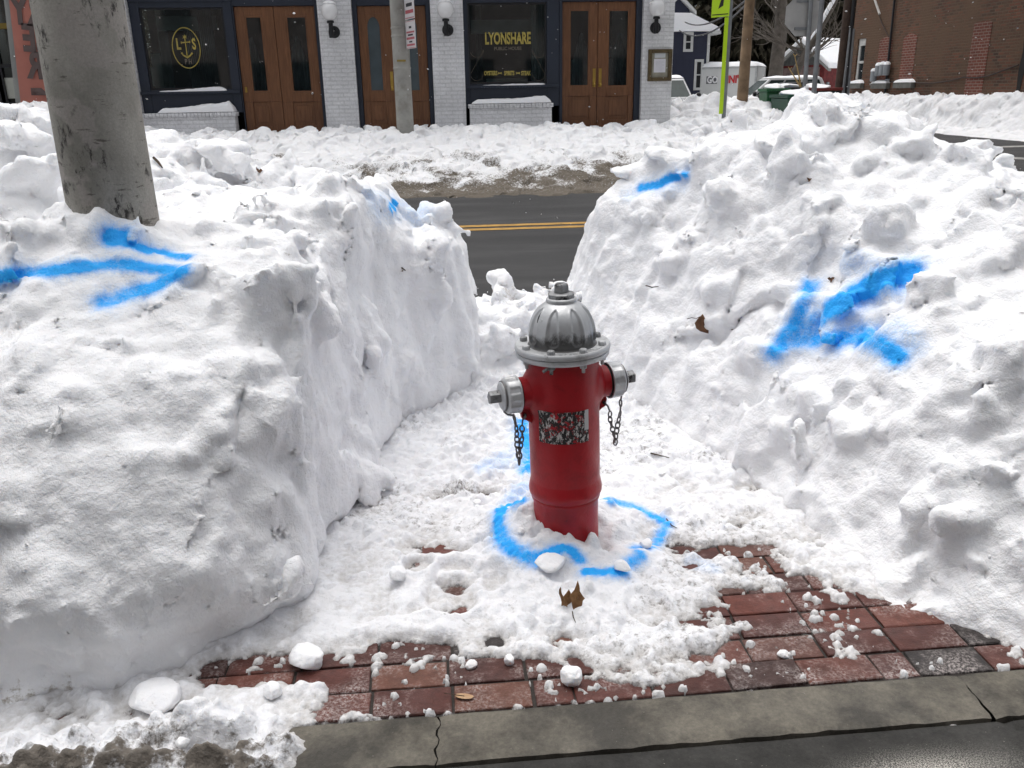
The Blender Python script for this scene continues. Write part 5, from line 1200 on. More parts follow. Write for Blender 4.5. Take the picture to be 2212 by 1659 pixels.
mb = MB(); mb.box(-wv-.02, wv+.06, -.0, .0+.3, 0, .0001) if False else None

# ------------------------------------------------------------------ shop at the far left
shop = empty('corner_shop', (fx(60), FY, .4)); tag(shop, 'shop front with mustard yellow base and dark glazing bars at far left', 'building')
def spart(mb, name, mat, par=None, **k):
    o = mb.build(name, mat, par or shop, **k)
    if (par or shop) is shop: o.matrix_parent_inverse = Matrix.Translation(-Vector(shop.location))
    return o
M['mustard'] = simple('mustard_paint', (.20, .135, .018), .6, var=.3, scale=5)
zS = fz(312, 40); SX0 = -13.0; SX1 = piers[0][0]-.004
mb = MB(); mb.box(SX0, SX1, FY-.02, FY+.3, gz0, zS-.04); mb.box(SX0, SX1, FY-.02, FY+.3, fz(62, 10), fz(50, 10)); mb.box(SX0, SX1, FY-.02, FY+.3, 3.55, 7.0); spart(mb, 'wall', M['mustard'])
mb = MB(); mb.box(SX0, SX1, FY-.10, FY-.022, zS-.04, zS+.02); spart(mb, 'sill', M['snow_cap'])
mb = MB()
for px, wd in ((2, .10), (12, .05), (110, .09), (190, .08)): xx = fx(px, FY, 230); mb.box(xx-wd, xx+wd, FY+.02, FY+.12, zS, 3.55)
for py in (56, 142, 225): z = fz(py, 30); mb.box(SX0, SX1, FY+.03, FY+.10, z-.03, z+.03)
gb = spart(mb, 'glazing_bars', M['black_metal'])
mb = MB(); mb.box(SX0, SX1, FY+.07, FY+.076, zS, 3.55); spart(mb, 'pane', M['glass'])
mb = MB(); mb.box(SX0, SX1, FY+2.4, FY+2.5, gz0, 3.6); mb.box(SX0, SX1, FY+.3, FY+2.4, gz0, .6); spart(mb, 'interior', M['room'])
mb = MB(); mb.box(fx(2), fx(110), FY+.4, FY+.42, fz(140, 30), fz(62, 30)); spart(mb, 'blind', simple('grey_blind', (.22, .23, .22), .8))
M['paper'] = simple('poster_paper', (.46, .47, .42), .8, var=.08)
for (a, b, c_, d, nm) in ((3, 40, 168, 213, 'poster'), (-40, 8, 262, 306, 'poster'), (24, 78, 279, 307, 'poster')):
    mb = MB(); mb.box(fx(a, FY, (c_+d)/2), fx(b, FY, (c_+d)/2), FY+.056, FY+.066, fz(d, a), fz(c_, a)); spart(mb, nm, M['paper'])
ink = simple('dark_ink', (.035, .035, .04), .8)
cc = (Vector(atY(51, 287.5, FY+.055)), Vector(atY(51, 300, FY+.055)))
o = text_mesh('lettering', 'CEASEFIRE', ink, front(cc[0]), .125, shop, .78, .003, .001); o.matrix_parent_inverse = Matrix.Translation(-Vector(shop.location))
o = text_mesh('lettering', 'NOW', ink, front(cc[1]), .125, shop, .78, .003, .001); o.matrix_parent_inverse = Matrix.Translation(-Vector(shop.location))
# sheer banner hung on the shop front, seen from its back
BY = FY-.35; bz0 = fz(250, 90, BY); bx0, bx1 = fx(34, BY), fx(215, BY)
bn = empty('hanging_banner', ((bx0+bx1)/2, BY, bz0)); tag(bn, 'sheer salmon banner with mirror-read grey letters hanging left of the concrete pole', 'banner')
def bpart(mb, name, mat, **k): o = mb.build(name, mat, bn, **k); o.matrix_parent_inverse = Matrix.Translation(-Vector(bn.location)); return o
def cloth(name, col, alpha):
    t = NT(name); c = t.mix(1.0, col, t.ramp(t.noise(2.5, 4), .3, .7, (.9,)*3, (1.06,)*3), 'MULTIPLY'); t.setv(t.p.inputs['Base Color'], c); t.p.inputs['Roughness'].default_value = .8; t.p.inputs['Alpha'].default_value = alpha; t.p.inputs['Specular IOR Level'].default_value = .1; return t.m
sl_ = .045
def bq(px0, py0, px1, py1, y): # slightly leaning quad between photo points at depth y
    mb = MB(); P = [atY(px0, py1, y), atY(px1, py1, y), atY(px1, py0, y), atY(px0, py0, y)]; sh = [.115*(py1-120), .115*(py1-120), .115*(py0-120), .115*(py0-120)]
    P = [atY(px+s_, py, y) for (px, py), s_ in zip(((px0, py1), (px1, py1), (px1, py0), (px0, py0)), sh)]
    n = 14; vs = []
    for k in range(n+1):
        for q_, y_ in ((0, 1), (1, 2)):
            pass
    A, B, C_, D_ = [Vector(p) for p in P]
    for i in range(n+1):
        for j in range(n+1):
            p = A.lerp(B, i/n).lerp(D_.lerp(C_, i/n), j/n); p.y += .03*math.sin(i*.9+j*.3)*(0 if i in (0,) else 1); vs.append(p)
    mb.add(vs, [(i*(n+1)+j, (i+1)*(n+1)+j, (i+1)*(n+1)+j+1, i*(n+1)+j+1) for i in range(n) for j in range(n)]); return mb
bpart(bq(22, -180, 235, 258, BY), 'mesh_border', cloth('grey_mesh', (.34, .35, .34), .80), smooth=True)
bpart(bq(33, -180, 232, 247, BY-.05), 'panel', cloth('salmon_panel', (.46, .185, .145), .93), smooth=True)
gl = cloth('grey_print', (.135, .105, .10), .92)
def btext(body, px, py, size): # rotated half a turn so it reads the right way from behind
    p = Vector(atY(px, py, BY-.09)); Mx = Matrix.Translation(p) @ Matrix.Rotation(R(180), 4, 'Z') @ Matrix.Rotation(R(90), 4, 'X') @ Matrix.Rotation(R(5), 4, 'Z')
    o = text_mesh('lettering', body, gl, Mx, size, bn, .72, .026, .002, 'RIGHT'); o.matrix_parent_inverse = Matrix.Translation(-Vector(bn.location))
btext('ARY', 24, 24, .62); btext('CE', 49, 84, .60); btext('ER', 60, 143, .60)
bpart(bq(58, 190, 140, 206, BY-.09), 'printed_bar', gl)
mb = MB(); mb.tube([(bx0-.4, BY, 5.6), (bx1+.3, BY, 5.6)], .03, 8); mb.tube([(bx0, BY, 5.6), (bx0, FY, 5.6)], .02, 6); mb.tube([(bx1, BY, 5.6), (bx1, FY, 5.6)], .02, 6); bpart(mb, 'rod', M['black_metal'])

# ------------------------------------------------------------------ posts and signs
pk0, pk1 = atY(850, 150, 14.6), atY(887, 150, 14.6); pr = (pk1-pk0)[0]/2
po = empty('parking_sign_post', ((pk0+pk1)[0]/2, 14.6, .3)); tag(po, 'pale concrete post with a white and red parking sign before the middle doors', 'sign post')
mb = MB(); mb.lathe([(pr*1.04, 0), (pr, 1.2), (pr*.97, 6)], 32); [mb.lathe([(pr*1.0, h), (pr*1.05, h+.01), (pr*1.05, h+.03), (pr*1.0, h+.04)], 32) for h in (2.15, 2.03, 1.55)]; mb.build('post', M['pole_light'], po, True)
zA, zB = fz(107, 880, 14.6)-.3, fz(-60, 880, 14.6)-.3
an = R(68); dx, dy = math.cos(an), -math.sin(an)
sg = MB(); Lw = .42; p0 = Vector((pr*.7, -.10, 0)); p1 = p0+Vector((dx*Lw*1.0, dy*Lw*1.0, 0)); nn = Vector((-dy, dx, 0))*-.006
def sign_quad(mb, z0, z1, off, a=0.0, b=1.0):
    A, B = p0.lerp(p1, a), p0.lerp(p1, b); o_ = Vector((dy, -dx, 0)).normalized()*off
    mb.add([A+o_+Vector((0, 0, z0)), B+o_+Vector((0, 0, z0)), B+o_+Vector((0, 0, z1)), A+o_+Vector((0, 0, z1)), A+o_*.2+Vector((0, 0, z0)), B+o_*.2+Vector((0, 0, z0)), B+o_*.2+Vector((0, 0, z1)), A+o_*.2+Vector((0, 0, z1))], [(0, 1, 2, 3), (7, 6, 5, 4), (0, 4, 5, 1), (1, 5, 6, 2), (2, 6, 7, 3), (3, 7, 4, 0)])
hS = zB-zA; wh = simple('sign_white', (.62, .60, .61), .5, var=.06); rd = simple('sign_red', (.42, .10, .12), .5)
zm = fz(46, 880, 14.6)-.3
mb = MB(); sign_quad(mb, zA, zm-.01, .006); sgn = mb.build('sign_panel', wh, po); mb = MB(); sign_quad(mb, zm+.01, zB, .006); sgn2 = mb.build('sign_panel', wh, po)
for (q0, q1, a, b, m_, tgt) in ((.02, .035, .06, .94, rd, 0), (.10, .17, .1, .9, rd, 0), (.33, .41, .1, .9, rd, 0), (.56, .62, .1, .9, rd, 0), (.965, .98, .06, .94, rd, 0), (.22, .27, .35, .65, ink, 0), (.46, .52, .25, .75, ink, 0), (.72, .80, .38, .62, ink, 0)):
    H_ = zm-.01-zA; mb = MB(); sign_quad(mb, zA+H_*q0, zA+H_*q1, .009, a, b); mb.build('sign_print', m_, sgn)
for (q0, q1, a, b, m_) in ((.02, .035, .06, .94, rd), (.12, .19, .1, .9, rd), (.26, .33, .2, .8, ink), (.50, .52, .06, .94, rd), (.58, .70, .1, .9, rd), (.76, .80, .06, .94, rd)):
    H_ = zB-zm-.01; mb = MB(); sign_quad(mb, zm+.01+H_*q0, zm+.01+H_*q1, .009, a, b); mb.build('sign_print', m_, sgn2)
mb = MB(); z = fz(131, 868, 14.45)-.3; mb.box(-.07, .07, -pr-.006, -pr+.02, z-.014, z+.014); mb.build('label_plate', simple('yellow_label', (.30, .22, .05), .5), po)
# yellow-green crossing sign
ys = empty('crossing_sign', (float(atY(1562, 150, 15.6)[0]), 15.6, .35)); tag(ys, 'fluorescent yellow-green crossing arrow sign on a galvanised post', 'sign')
fy = simple('fluorescent_yellow', (.48, .72, .02), .4, var=.05); galv = simple('galvanised_steel', (.24, .25, .26), .5, .5, .2, 8)
def ysp(px, py, y=15.6): p = atY(px, py, y); return Vector(p)-Vector(ys.location)
b_, t_ = ysp(1557, 282), ysp(1563, -60)
mb = MB(); mb.box(.035, .095, -.03, .03, -.1, 4.2); mb.build('post', galv, ys, bevel=.005)
mb = MB(); mb.box(-.040, .030, -.045, -.032, ysp(1553, 246).z, ysp(1562, 38).z); mb.build('reflector_strip', fy, ys)
an = R(50); zb, zt = ysp(1560, 36).z, ysp(1560, -40).z; d = Vector((math.cos(an), math.sin(an)*-1, 0))
def yq(mb, pts, off):
    n = len(pts); o_ = Vector((-math.sin(an), -math.cos(an), 0)); vs = [Vector((-.235, -.02, 0))+Vector((math.cos(an), -math.sin(an), 0))*u_*.0 for u_ in ()]
    base = Vector((-.20, .22, 0)); vs = [base+Vector((math.cos(an), -math.sin(an), 0))*u_+Vector((0, 0, z))+o_*off for u_, z in pts]+[base+Vector((math.cos(an), -math.sin(an), 0))*u_+Vector((0, 0, z))+o_*(off-.003) for u_, z in pts]
    mb.add(vs, [tuple(range(n)), tuple(range(n, 2*n))[::-1]]+[(i, (i+1) % n, n+(i+1) % n, n+i) for i in range(n)])
mb = MB(); yq(mb, [(0, zb), (.36, zb), (.36, zb+.62), (0, zb+.62)], .003); pl = mb.build('sign_panel', fy, ys)
mb = MB(); yq(mb, [(.02, zb+.035), (.34, zb+.035), (.34, zb+.05), (.02, zb+.05)], .007); yq(mb, [(.25, zb+.62), (.14, zb+.46), (.19, zb+.30), (.135, zb+.135), (.23, zb+.18), (.25, zb+.40)], .007); mb.build('arrow', M['black_metal'], pl)
# stop sign seen from behind, and the bare post beside it
st = empty('stop_sign', (float(atY(1737, 100, 16.8)[0]), 16.8, .3)); tag(st, 'grey back of an octagonal stop sign on a steel post', 'sign')
c = Vector(atY(1737, 33, 16.8))-Vector(st.location); ap = (atY(1777, 33, 16.8)-atY(1697, 33, 16.8))[0]/2; Ro = ap/math.cos(math.pi/8)
al = simple('aluminium_back', (.38, .375, .365), .5, .15, .18, 3); pts = [(c.x+Ro*math.cos(math.pi/8+k*math.pi/4), c.z+Ro*math.sin(math.pi/8+k*math.pi/4)) for k in range(8)]
mb = MB(); mb.prism(pts, 0, .004); mb.build('sign_panel', al, st)
mb = MB(); mb.box(c.x-.17, c.x+.10, -.022, -.002, c.z-.26, c.z-.21); mb.box(c.x-.17, c.x+.05, -.022, -.002, c.z+.22, c.z+.26); mb.build('mounting_bracket', galv, st)
p0_, p1_ = Vector(atY(1737, 212, 16.74))-Vector(st.location), Vector(atY(1752, -5, 16.74))-Vector(st.location)
mb = MB(); mb.tube([p0_+(p0_-p1_)*.35, p1_, p1_+(p1_-p0_)*.4], .042, 8); mb.build('post', galv, st, True)
p0_, p1_ = Vector(atY(1757, 214, 14.2)), Vector(atY(1776, -5, 14.2))
mb = MB(); mb.tube([p0_+(p0_-p1_)*.5, p1_, p1_+(p1_-p0_)*.5], .040, 10); o = mb.build('steel_post', galv, None, True); tag(o, 'bare steel post just right of the stop sign', 'post')
# wooden pole in the yard, pole with conduits at the brick corner, service wires
M['pole_wood'] = simple('grey_brown_pole', (.20, .135, .080), .85, var=.45, scale=3, bumpd=.01, bscale=20)
p0_, p1_ = Vector(atY(1604, 208, 26)), Vector(atY(1619, 10, 26)); mb = MB(); mb.tube([p0_+(p0_-p1_)*.5, p0_, p1_, p1_+(p1_-p0_)*1.2], [.17, .165, .145, .13], 14); o = mb.build('wooden_pole', M['pole_wood'], None, True); tag(o, 'weathered wooden utility pole in the yard left of the stop sign', 'pole')
cp = empty('service_pole', (float(atY(1812, 210, 22)[0]), 22, .5)); tag(cp, 'dark wooden service pole with conduits at the corner of the brown brick building', 'pole')
def cpt(px, py, Y=22): return Vector(atY(px, py, Y))-Vector(cp.location)
mb = MB(); a, b = cpt(1812, 214), cpt(1834, 0); mb.tube([a+(a-b)*.4, a, b, b+(b-a)*.6], [.13, .125, .115, .11], 12); mb.build('shaft', simple('dark_pole', (.060, .038, .028), .85, var=.5, scale=4, bumpd=.008, bscale=25), cp, True)
for i, (x0, x1, y1, rr_, m_) in enumerate(((1820, 1838, 60, .035, galv), (1825, 1846, -10, .045, M['black_metal']), (1830, 1843, 62, .045, galv))):
    a, b = cpt(x0, 212, 21.8), cpt(x1, y1, 21.8); mb = MB(); mb.tube([a, b] if y1 > 0 else [a, b, b+(b-a)*.6], rr_, 10); mb.build('conduit', m_, cp, True)
def wire(pts, rad, label): mb = MB(); mb.tube(pts, rad, 6); o = mb.build('overhead_wire', M['black_metal'], None, True); tag(o, label, 'wire', 'overhead wires'); return o
P0, P1 = Vector(atY(1468, 66, 44)), Vector(atY(1612, 10, 26)); wire([P0.lerp(P1, t)-Vector((0, 0, .5*4*t*(1-t))) for t in np.linspace(0, 1, 12)], .03, 'lower service wire from the blue house to the wooden pole')
P0, P1 = Vector(atY(1480, 48, 44)), Vector(atY(1612, 0, 26)); wire([P0.lerp(P1, t)-Vector((0, 0, .35*4*t*(1-t))) for t in np.linspace(0, 1, 12)], .03, 'upper service wire from the blue house to the wooden pole')

# ------------------------------------------------------------------ brown brick building at the right
BX = 14.3
bb = empty('brick_building', (BX, 24, .3)); tag(bb, 'long brown brick building with bricked-up windows at right', 'building')
def bpx(px, py, X=BX): return atX(px, py, X)
def bpart2(mb, name, mat, par=None, **k):
    o = mb.build(name, mat, par or bb, **k)
    if (par or bb) is bb: o.matrix_parent_inverse = Matrix.Translation(-Vector(bb.location))
    return o
yc = float(bpx(1838, 120)[1]); yb_ = 9.0
ww = [bpx(1849, 178), bpx(1866, 88)]; wy0, wy1 = float(bpx(1866, 130)[1]), float(bpx(1849, 130)[1]); wz0, wz1 = float(bpx(1857, 178)[2]), float(bpx(1857, 84)[2])
mb = MB(); mb.box(BX, BX+.4, yb_, wy0, .0, 8); mb.box(BX, BX+.4, wy1, yc, .0, 8); mb.box(BX, BX+.4, wy0, wy1, .0, wz0); mb.box(BX, BX+.4, wy0, wy1, wz1, 8); bpart2(mb, 'wall', M['brown_brick'])
mb = MB(); mb.box(BX+.401, BX+9, yc-.4, yc, .0, 8); bpart2(mb, 'end_wall', M['brown_brick_x']); mb = MB(); mb.box(BX-.1, BX+9, yb_, yc+.1, 8.002, 8.3); bpart2(mb, 'roof', M['snow_cap'])
wt = simple('white_window_paint', (.50, .50, .48), .6, var=.15)
mb = MB(); mm = (wz0+wz1)/2-.05
for (a, b, c_, d) in ((wy0, wy0+.11, wz0, wz1), (wy1-.11, wy1, wz0, wz1), (wy0+.11, wy1-.11, wz0, wz0+.10), (wy0+.11, wy1-.11, wz1-.22, wz1), (wy0+.11, wy1-.11, mm-.04, mm+.04)): mb.box(BX+.05, BX+.13, a, b, c_, d)
wf = bpart2(mb, 'window', wt, bevel=.01); mb = MB(); mb.box(BX+.09, BX+.10, wy0+.1, wy1-.1, wz0+.08, wz1-.2); mb.build('pane', M['glass_plain'], wf)
stone = simple('sill_stone', (.13, .13, .12), .8, var=.25)
def sill(px0, px1, py, th=.16, label=None):
    a, b = float(bpx(px1, py)[1]), float(bpx(px0, py)[1]); z = float(bpx((px0+px1)/2, py)[2]); mb = MB(); mb.box(BX-.14, BX-.002, a-.1, b+.1, z-th, z); bpart2(mb, 'sill', stone, bevel=.01)
    V, F = [], []; mb = MB(); n = 16; vs = []
    for i in range(n+1):
        yy = a-.1+(b-a+.2)*i/n; e_ = min(1, 6*i/n, 6*(1-i/n))**.5; vs += [(BX-.15, yy, z+.002), (BX-.13, yy, z+.07*e_+.002), (BX-.004, yy, z+.10*e_+.002)]
    mb.add(vs, [(3*i+k, 3*i+3+k, 3*i+4+k, 3*i+1+k) for i in range(n) for k in (0, 1)]); o = mb.build('sill_snow', M['snow_cap'], None, True); tag(o, label, 'snow', 'snow lying on sills and ledges')
sill(1845, 1864, 180, label='snow on the sill of the only glazed window of the brick wall'); sill(1893, 1920, 180, label='snow on the ledge below the grey meters'); sill(1942, 1974, 178, label='snow on the sill of the narrow bricked-up window')
def infill(pa, pb, pyb, pyt, arch=.10):
    a, b = float(bpx(pb, (pyb+pyt)/2)[1]), float(bpx(pa, (pyb+pyt)/2)[1]); z0, z1_ = float(bpx((pa+pb)/2, pyb)[2]), float(bpx((pa+pb)/2, pyt)[2]); n = 10
    pts = [(a, z0), (b, z0), (b, z1_-arch)]+[(b+(a-b)*i/n, z1_-arch+arch*math.sin(math.pi*i/n)) for i in range(1, n)]+[(a, z1_-arch)]
    mb = MB(); mb.prism(pts, BX-.012, BX-.001, 'x'); bpart2(mb, 'bricked_window', M['new_brick'])
infill(1897, 1924, 172, 80); infill(1948, 1976, 176, 73); infill(2090, 2128, 260, 48, .04); infill(2232, 2300, 260, 10, .04)
# soot-dark strips, downpipe, meters, cables
mb = MB(); a, b = bpx(1915, 212), bpx(1936, 4); mb.tube([Vector(a)+Vector((-.06, 0, -.4)), Vector(b)+Vector((-.06, 0, 0)), Vector(b)+Vector((-.06, .1, 3))], .035, 8); bpart2(mb, 'downpipe', M['black_metal'], smooth=True)
tar = simple('tar_seam', (.018, .017, .016), .9); a, b = bpx(2203, 214, BX-.02), bpx(2222, 8, BX-.02)
mb = MB(); pts = []; 
for i in range(14):
    t = i/13; p = Vector(a).lerp(Vector(b), t); w_ = .085+.02*math.sin(i*5.1); pts.append((p.y, p.z, w_))
yav = sum(p[0] for p in pts)/len(pts)
mb.prism([(yav-w_+.02*math.sin(i*3), z) for i, (y, z, w_) in enumerate(pts)]+[(yav+w_, z) for (y, z, w_) in pts[::-1]], BX-.014, BX-.002, 'x'); bpart2(mb, 'tar_seam', tar)
mt = empty('gas_meters', tuple(bpx(1905, 165))); tag(mt, 'four small grey snow-capped meters on the brick wall', 'meters'); mgrey = simple('meter_grey', (.22, .235, .25), .5, .2, .12)
for px, py in ((1887, 164), (1897, 152), (1906, 150), (1915, 150)):
    p = Vector(bpx(px, py, BX-.16))-Vector(mt.location); mb = MB(); mb.lathe([(.07, -.17), (.10, -.15), (.10, .13), (.07, .17)], 16, p); m_ = mb.build('meter', mgrey, mt, True); mb = MB(); mb.lathe([(.10, .135), (.105, .16), (.07, .22), (.01, .235)], 16, p); mb.build('snow_cap', M['snow_cap'], m_, True)
mb = MB(); pp = [Vector(bpx(x, y, BX-.10))-Vector(mt.location) for x, y in ((1880, 182), (1892, 180), (1902, 176), (1912, 174), (1920, 172))]; mb.tube(pp, .03, 8); mb.build('pipework', mgrey, mt, True)
def cable(pts, rad, label, m_=None): mb = MB(); mb.tube([Vector(bpx(x, y, BX-.03)) for x, y in pts], rad, 6); o = mb.build('wall_cable', m_ or simple('cable_brown', (.05, .035, .03), .8), None, True); tag(o, label, 'cable')
cable([(1922, 176), (1960, 178), (2010, 180), (2050, 175), (2080, 167), (2110, 168), (2135, 164), (2200, 140)], .018, 'thin dark cable looping along the brick wall')
cable([(1920, 80), (1905, 50), (1888, 0), (1870, -40)], .012, 'thin service cable slanting up the brick wall')
mb = MB(); a, b = Vector(bpx(1890, 0, BX-.2)), Vector(bpx(1900, 30, BX-.2)); mb.tube([a+(a-b)*2, b], .035, 8); o = mb.build('guard_tube', simple('pale_guard', (.55, .53, .50), .6), None, True); tag(o, 'pale plastic guard tube on the slanting cable', 'tube')
# ------------------------------------------------------------------ yard behind the corner: house, container, shed, vehicles, bins, trees
siding = simple('navy_siding', (.022, .026, .050), .7, var=.15, scale=2); trimw = simple('white_trim', (.50, .51, .50), .7, var=.12)
hs = empty('blue_house', tuple(atz(1490, 190, .3) if False else (float(atY(1490, 180, 46)[0]), 46, .24))); tag(hs, 'navy clapboard house with snow-covered roof behind the container', 'house')
def at_(root, px, py, Y): return Vector(atY(px, py, Y))-Vector(root.location)
q = lambda px, py: at_(hs, px, py, 46)
xr = q(1532, 100).x; xl = xr-7.0; ze = q(1470, 64).z
mb = MB(); n = int((ze+.2)/.12)
mb.box(xl, xr, 0, 8, 0, ze+.2); wl_ = mb.build('wall', siding, hs)
mb = MB(); [mb.box(xl, xr, -.012, -.001, i*.13, i*.13+.10) for i in range(int(ze/.13))]; mb.build('clapboards', siding, hs)
mb = MB(); mb.prism([(xl-.4, ze-.1), (xr+.35, ze-.1), (xr+.35, ze+.05), (xr-1.2, ze+.75), (xl-.4, ze+.9)], -.5, 8.4) ; rf = mb.build('roof', M['snow_cap'], hs)
mb = MB(); mb.prism([(xr-.05, ze-.22), (xr+.42, ze-.26), (xr+.40, ze-.10), (xr-.05, ze-.1)], -.56, 8.4); mb.box(xr-.12, xr+.02, -.05, -.013, 0, ze-.2); mb.build('eaves_trim', trimw, hs)
gx0, gx1, gzp = q(1440, 60).x, q(1498, 30).x, q(1472, -4).z; gb_ = q(1470, 40).z; mb = MB(); mb.prism([(gx0-1, gb_-.3), (gx1-.2, gb_+.3), (gx1, gb_+.3), ((gx0+gx1)/2+.3, gzp+.2), (gx0-1, gb_)], .6, 7.8); mb.build('gable', siding, hs)
mb = MB(); P = [q(1472, 0), q(1500, 28)]; mb.prism([(P[0].x, P[0].z+.15), (P[1].x+.2, P[1].z-.05), (P[1].x+.2, P[1].z+.12), (P[0].x, P[0].z+.36)], .3, 8); P = [q(1450, 22), q(1472, 0)]; mb.prism([(P[0].x-.6, P[0].z-.4), (P[1].x, P[1].z+.15), (P[1].x, P[1].z+.36), (P[0].x-.6, P[0].z-.15)], .3, 8); mb.build('gable_trim', trimw, hs)
mb = MB(); a, b = q(1488, 14), q(1501, -30); mb.box(a.x, b.x, 2.0, 2.8, a.z-1, b.z); mb.build('chimney', simple('chimney_brick', (.21, .055, .035), .8, var=.3, scale=12), rf)
for (x0, y0, x1, y1) in ((1475, 69, 1498, 112), (1497, 128, 1520, 195)):
    a, b = q(x0, y1), q(x1, y0); mb = MB(); frame(mb, a.x+.13, b.x-.13, a.z+.13, b.z-.13, a.x, b.x, a.z, b.z, -.06, -.013); f_ = mb.build('window', trimw, hs); mb = MB(); mb.box(a.x+.12, b.x-.12, -.03, -.02, a.z+.12, b.z-.12); mb.build('pane', M['glass_plain'], f_)
    mb = MB(); zc = (a.z+b.z)/2; mb.box(a.x+.13, b.x-.13, -.045, -.032, zc-.03, zc+.03); mb.build('sash_bar', trimw, f_)
# container
ct = empty('storage_container', (13.95, 46.2, .24)); ct.rotation_euler = (0, 0, math.atan2(-1.7, 2.75)); tag(ct, 'white storage container with red and grey lettering and snow on top', 'container')
LC, WC, HC = 3.30, 2.3, 2.28; cw = simple('container_white', (.56, .57, .56), .55, var=.08, scale=1.5)
mb = MB(); mb.box(0, LC, 0, WC, .1, HC); mb.build('body', cw, ct, bevel=.02)
mb = MB(); mb.box(-.012, .08, -.02, -.002, .1, HC+.01); mb.box(LC-.08, LC+.012, -.02, -.002, .1, HC+.01); mb.box(.08, LC-.08, -.02, -.002, HC-.09, HC+.01); mb.box(LC+.002, LC+.02, .0, .10, .1, HC); mb.box(LC+.002, LC+.02, WC-.1, WC, .1, HC); mb.build('corner_trim', simple('container_grey', (.40, .41, .41), .5), ct)
V, F = [], []; n = 24
for i in range(n+1):
    for j in range(n+1):
        u_, v_ = i/n, j/n; e_ = min(1, 8*u_, 8*(1-u_), 8*v_, 8*(1-v_))**.5; V.append((-.03+(LC+.06)*u_, -.03+(WC+.06)*v_, HC+.012+.24*e_*(1+.12*math.sin(7*u_)*math.cos(5*v_))))
for i in range(n):
    for j in range(n): k = i*(n+1)+j; F.append((k, k+n+1, k+n+2, k+1))
o = npmesh('roof_snow', V, F, M['snow_cap']); o.location = ct.location; o.rotation_euler = ct.rotation_euler; tag(o, 'thick snow lying on the white storage container', 'snow')
mb = MB(); mb.box(.72, 1.28, -.016, -.002, 1.46, 1.84); lg = mb.build('logo_plate', simple('logo_grey', (.10, .105, .115), .5), ct)
text_mesh('lettering', 'GO', simple('logo_white', (.75, .75, .75), .5), front((1.04, -.020, 1.65)) @ Matrix.Shear('XZ', 4, (0, 0)), .46, lg, .80, .018, .002)
text_mesh('lettering', "MINI'S", simple('logo_red', (.50, .022, .030), .5), front((2.03, -.012, 1.65)), .50, ct, .82, .022, .004)
# shed
SY = 45.0; TH = R(35); n0 = Vector(atY(1779, 170, SY)); WS, LS, HE, HP = 2.75, 4.2, float(atY(1779, 139, SY)[2])-.24, float(atY(1755, 100, SY)[2])-.24+.25
sh = empty('red_shed', (n0.x, n0.y, .24), (0, 0, TH)); tag(sh, 'small weathered red shed with dark gable and snowy roof', 'shed')
shr = simple('barn_red', (.135, .020, .020), .8, var=.45, scale=5); shw = simple('bare_boards', (.19, .135, .125), .85, var=.4, scale=6)
mb = MB(); mb.box(0, LS, 0, WS, 0, HE); mb.build('wall', shr, sh)
mb = MB(); mb.prism([(-.05, HE+.002), (WS+.05, HE+.002), (WS/2, HP)], -.02, .6, 'x'); mb.build('gable', simple('shed_slate', (.085, .088, .085), .8, var=.3), sh)
mb = MB(); mb.box(-.05, -.002, .25, WS-.30, 0, HE-.12); mb.build('door', shw, sh, bevel=.01)
mb = MB(); [mb.box(-.062, -.051, .25+k*.31, .265+k*.31, 0, HE-.12) for k in range(1, 7)]; mb.build('board_joint', shw, sh)
mb = MB(); mb.prism([(-.35, HE-.22), (-.35, HE+.08), (WS/2, HP+.30), (WS+.35, HE+.08), (WS+.35, HE-.22), (WS/2, HP)], -.22, LS+.2, 'x'); mb.build('roof', M['snow_cap'], sh, bevel=.06)
mb = MB(); mb.prism([(-.38, HE-.34), (-.38, HE-.225), (WS/2, HP-.005), (WS/2, HP-.12)], -.26, .0, 'x'); mb.prism([(WS+.38, HE-.34), (WS/2, HP-.12), (WS/2, HP-.005), (WS+.38, HE-.225)], -.26, .0, 'x'); mb.build('barge_board', simple('grey_barge', (.24, .24, .23), .8), sh)
mb = MB(); mb.box(.25, .45, -.10, -.002, 1.0, 1.45); mb.build('meter_box', galv, sh)
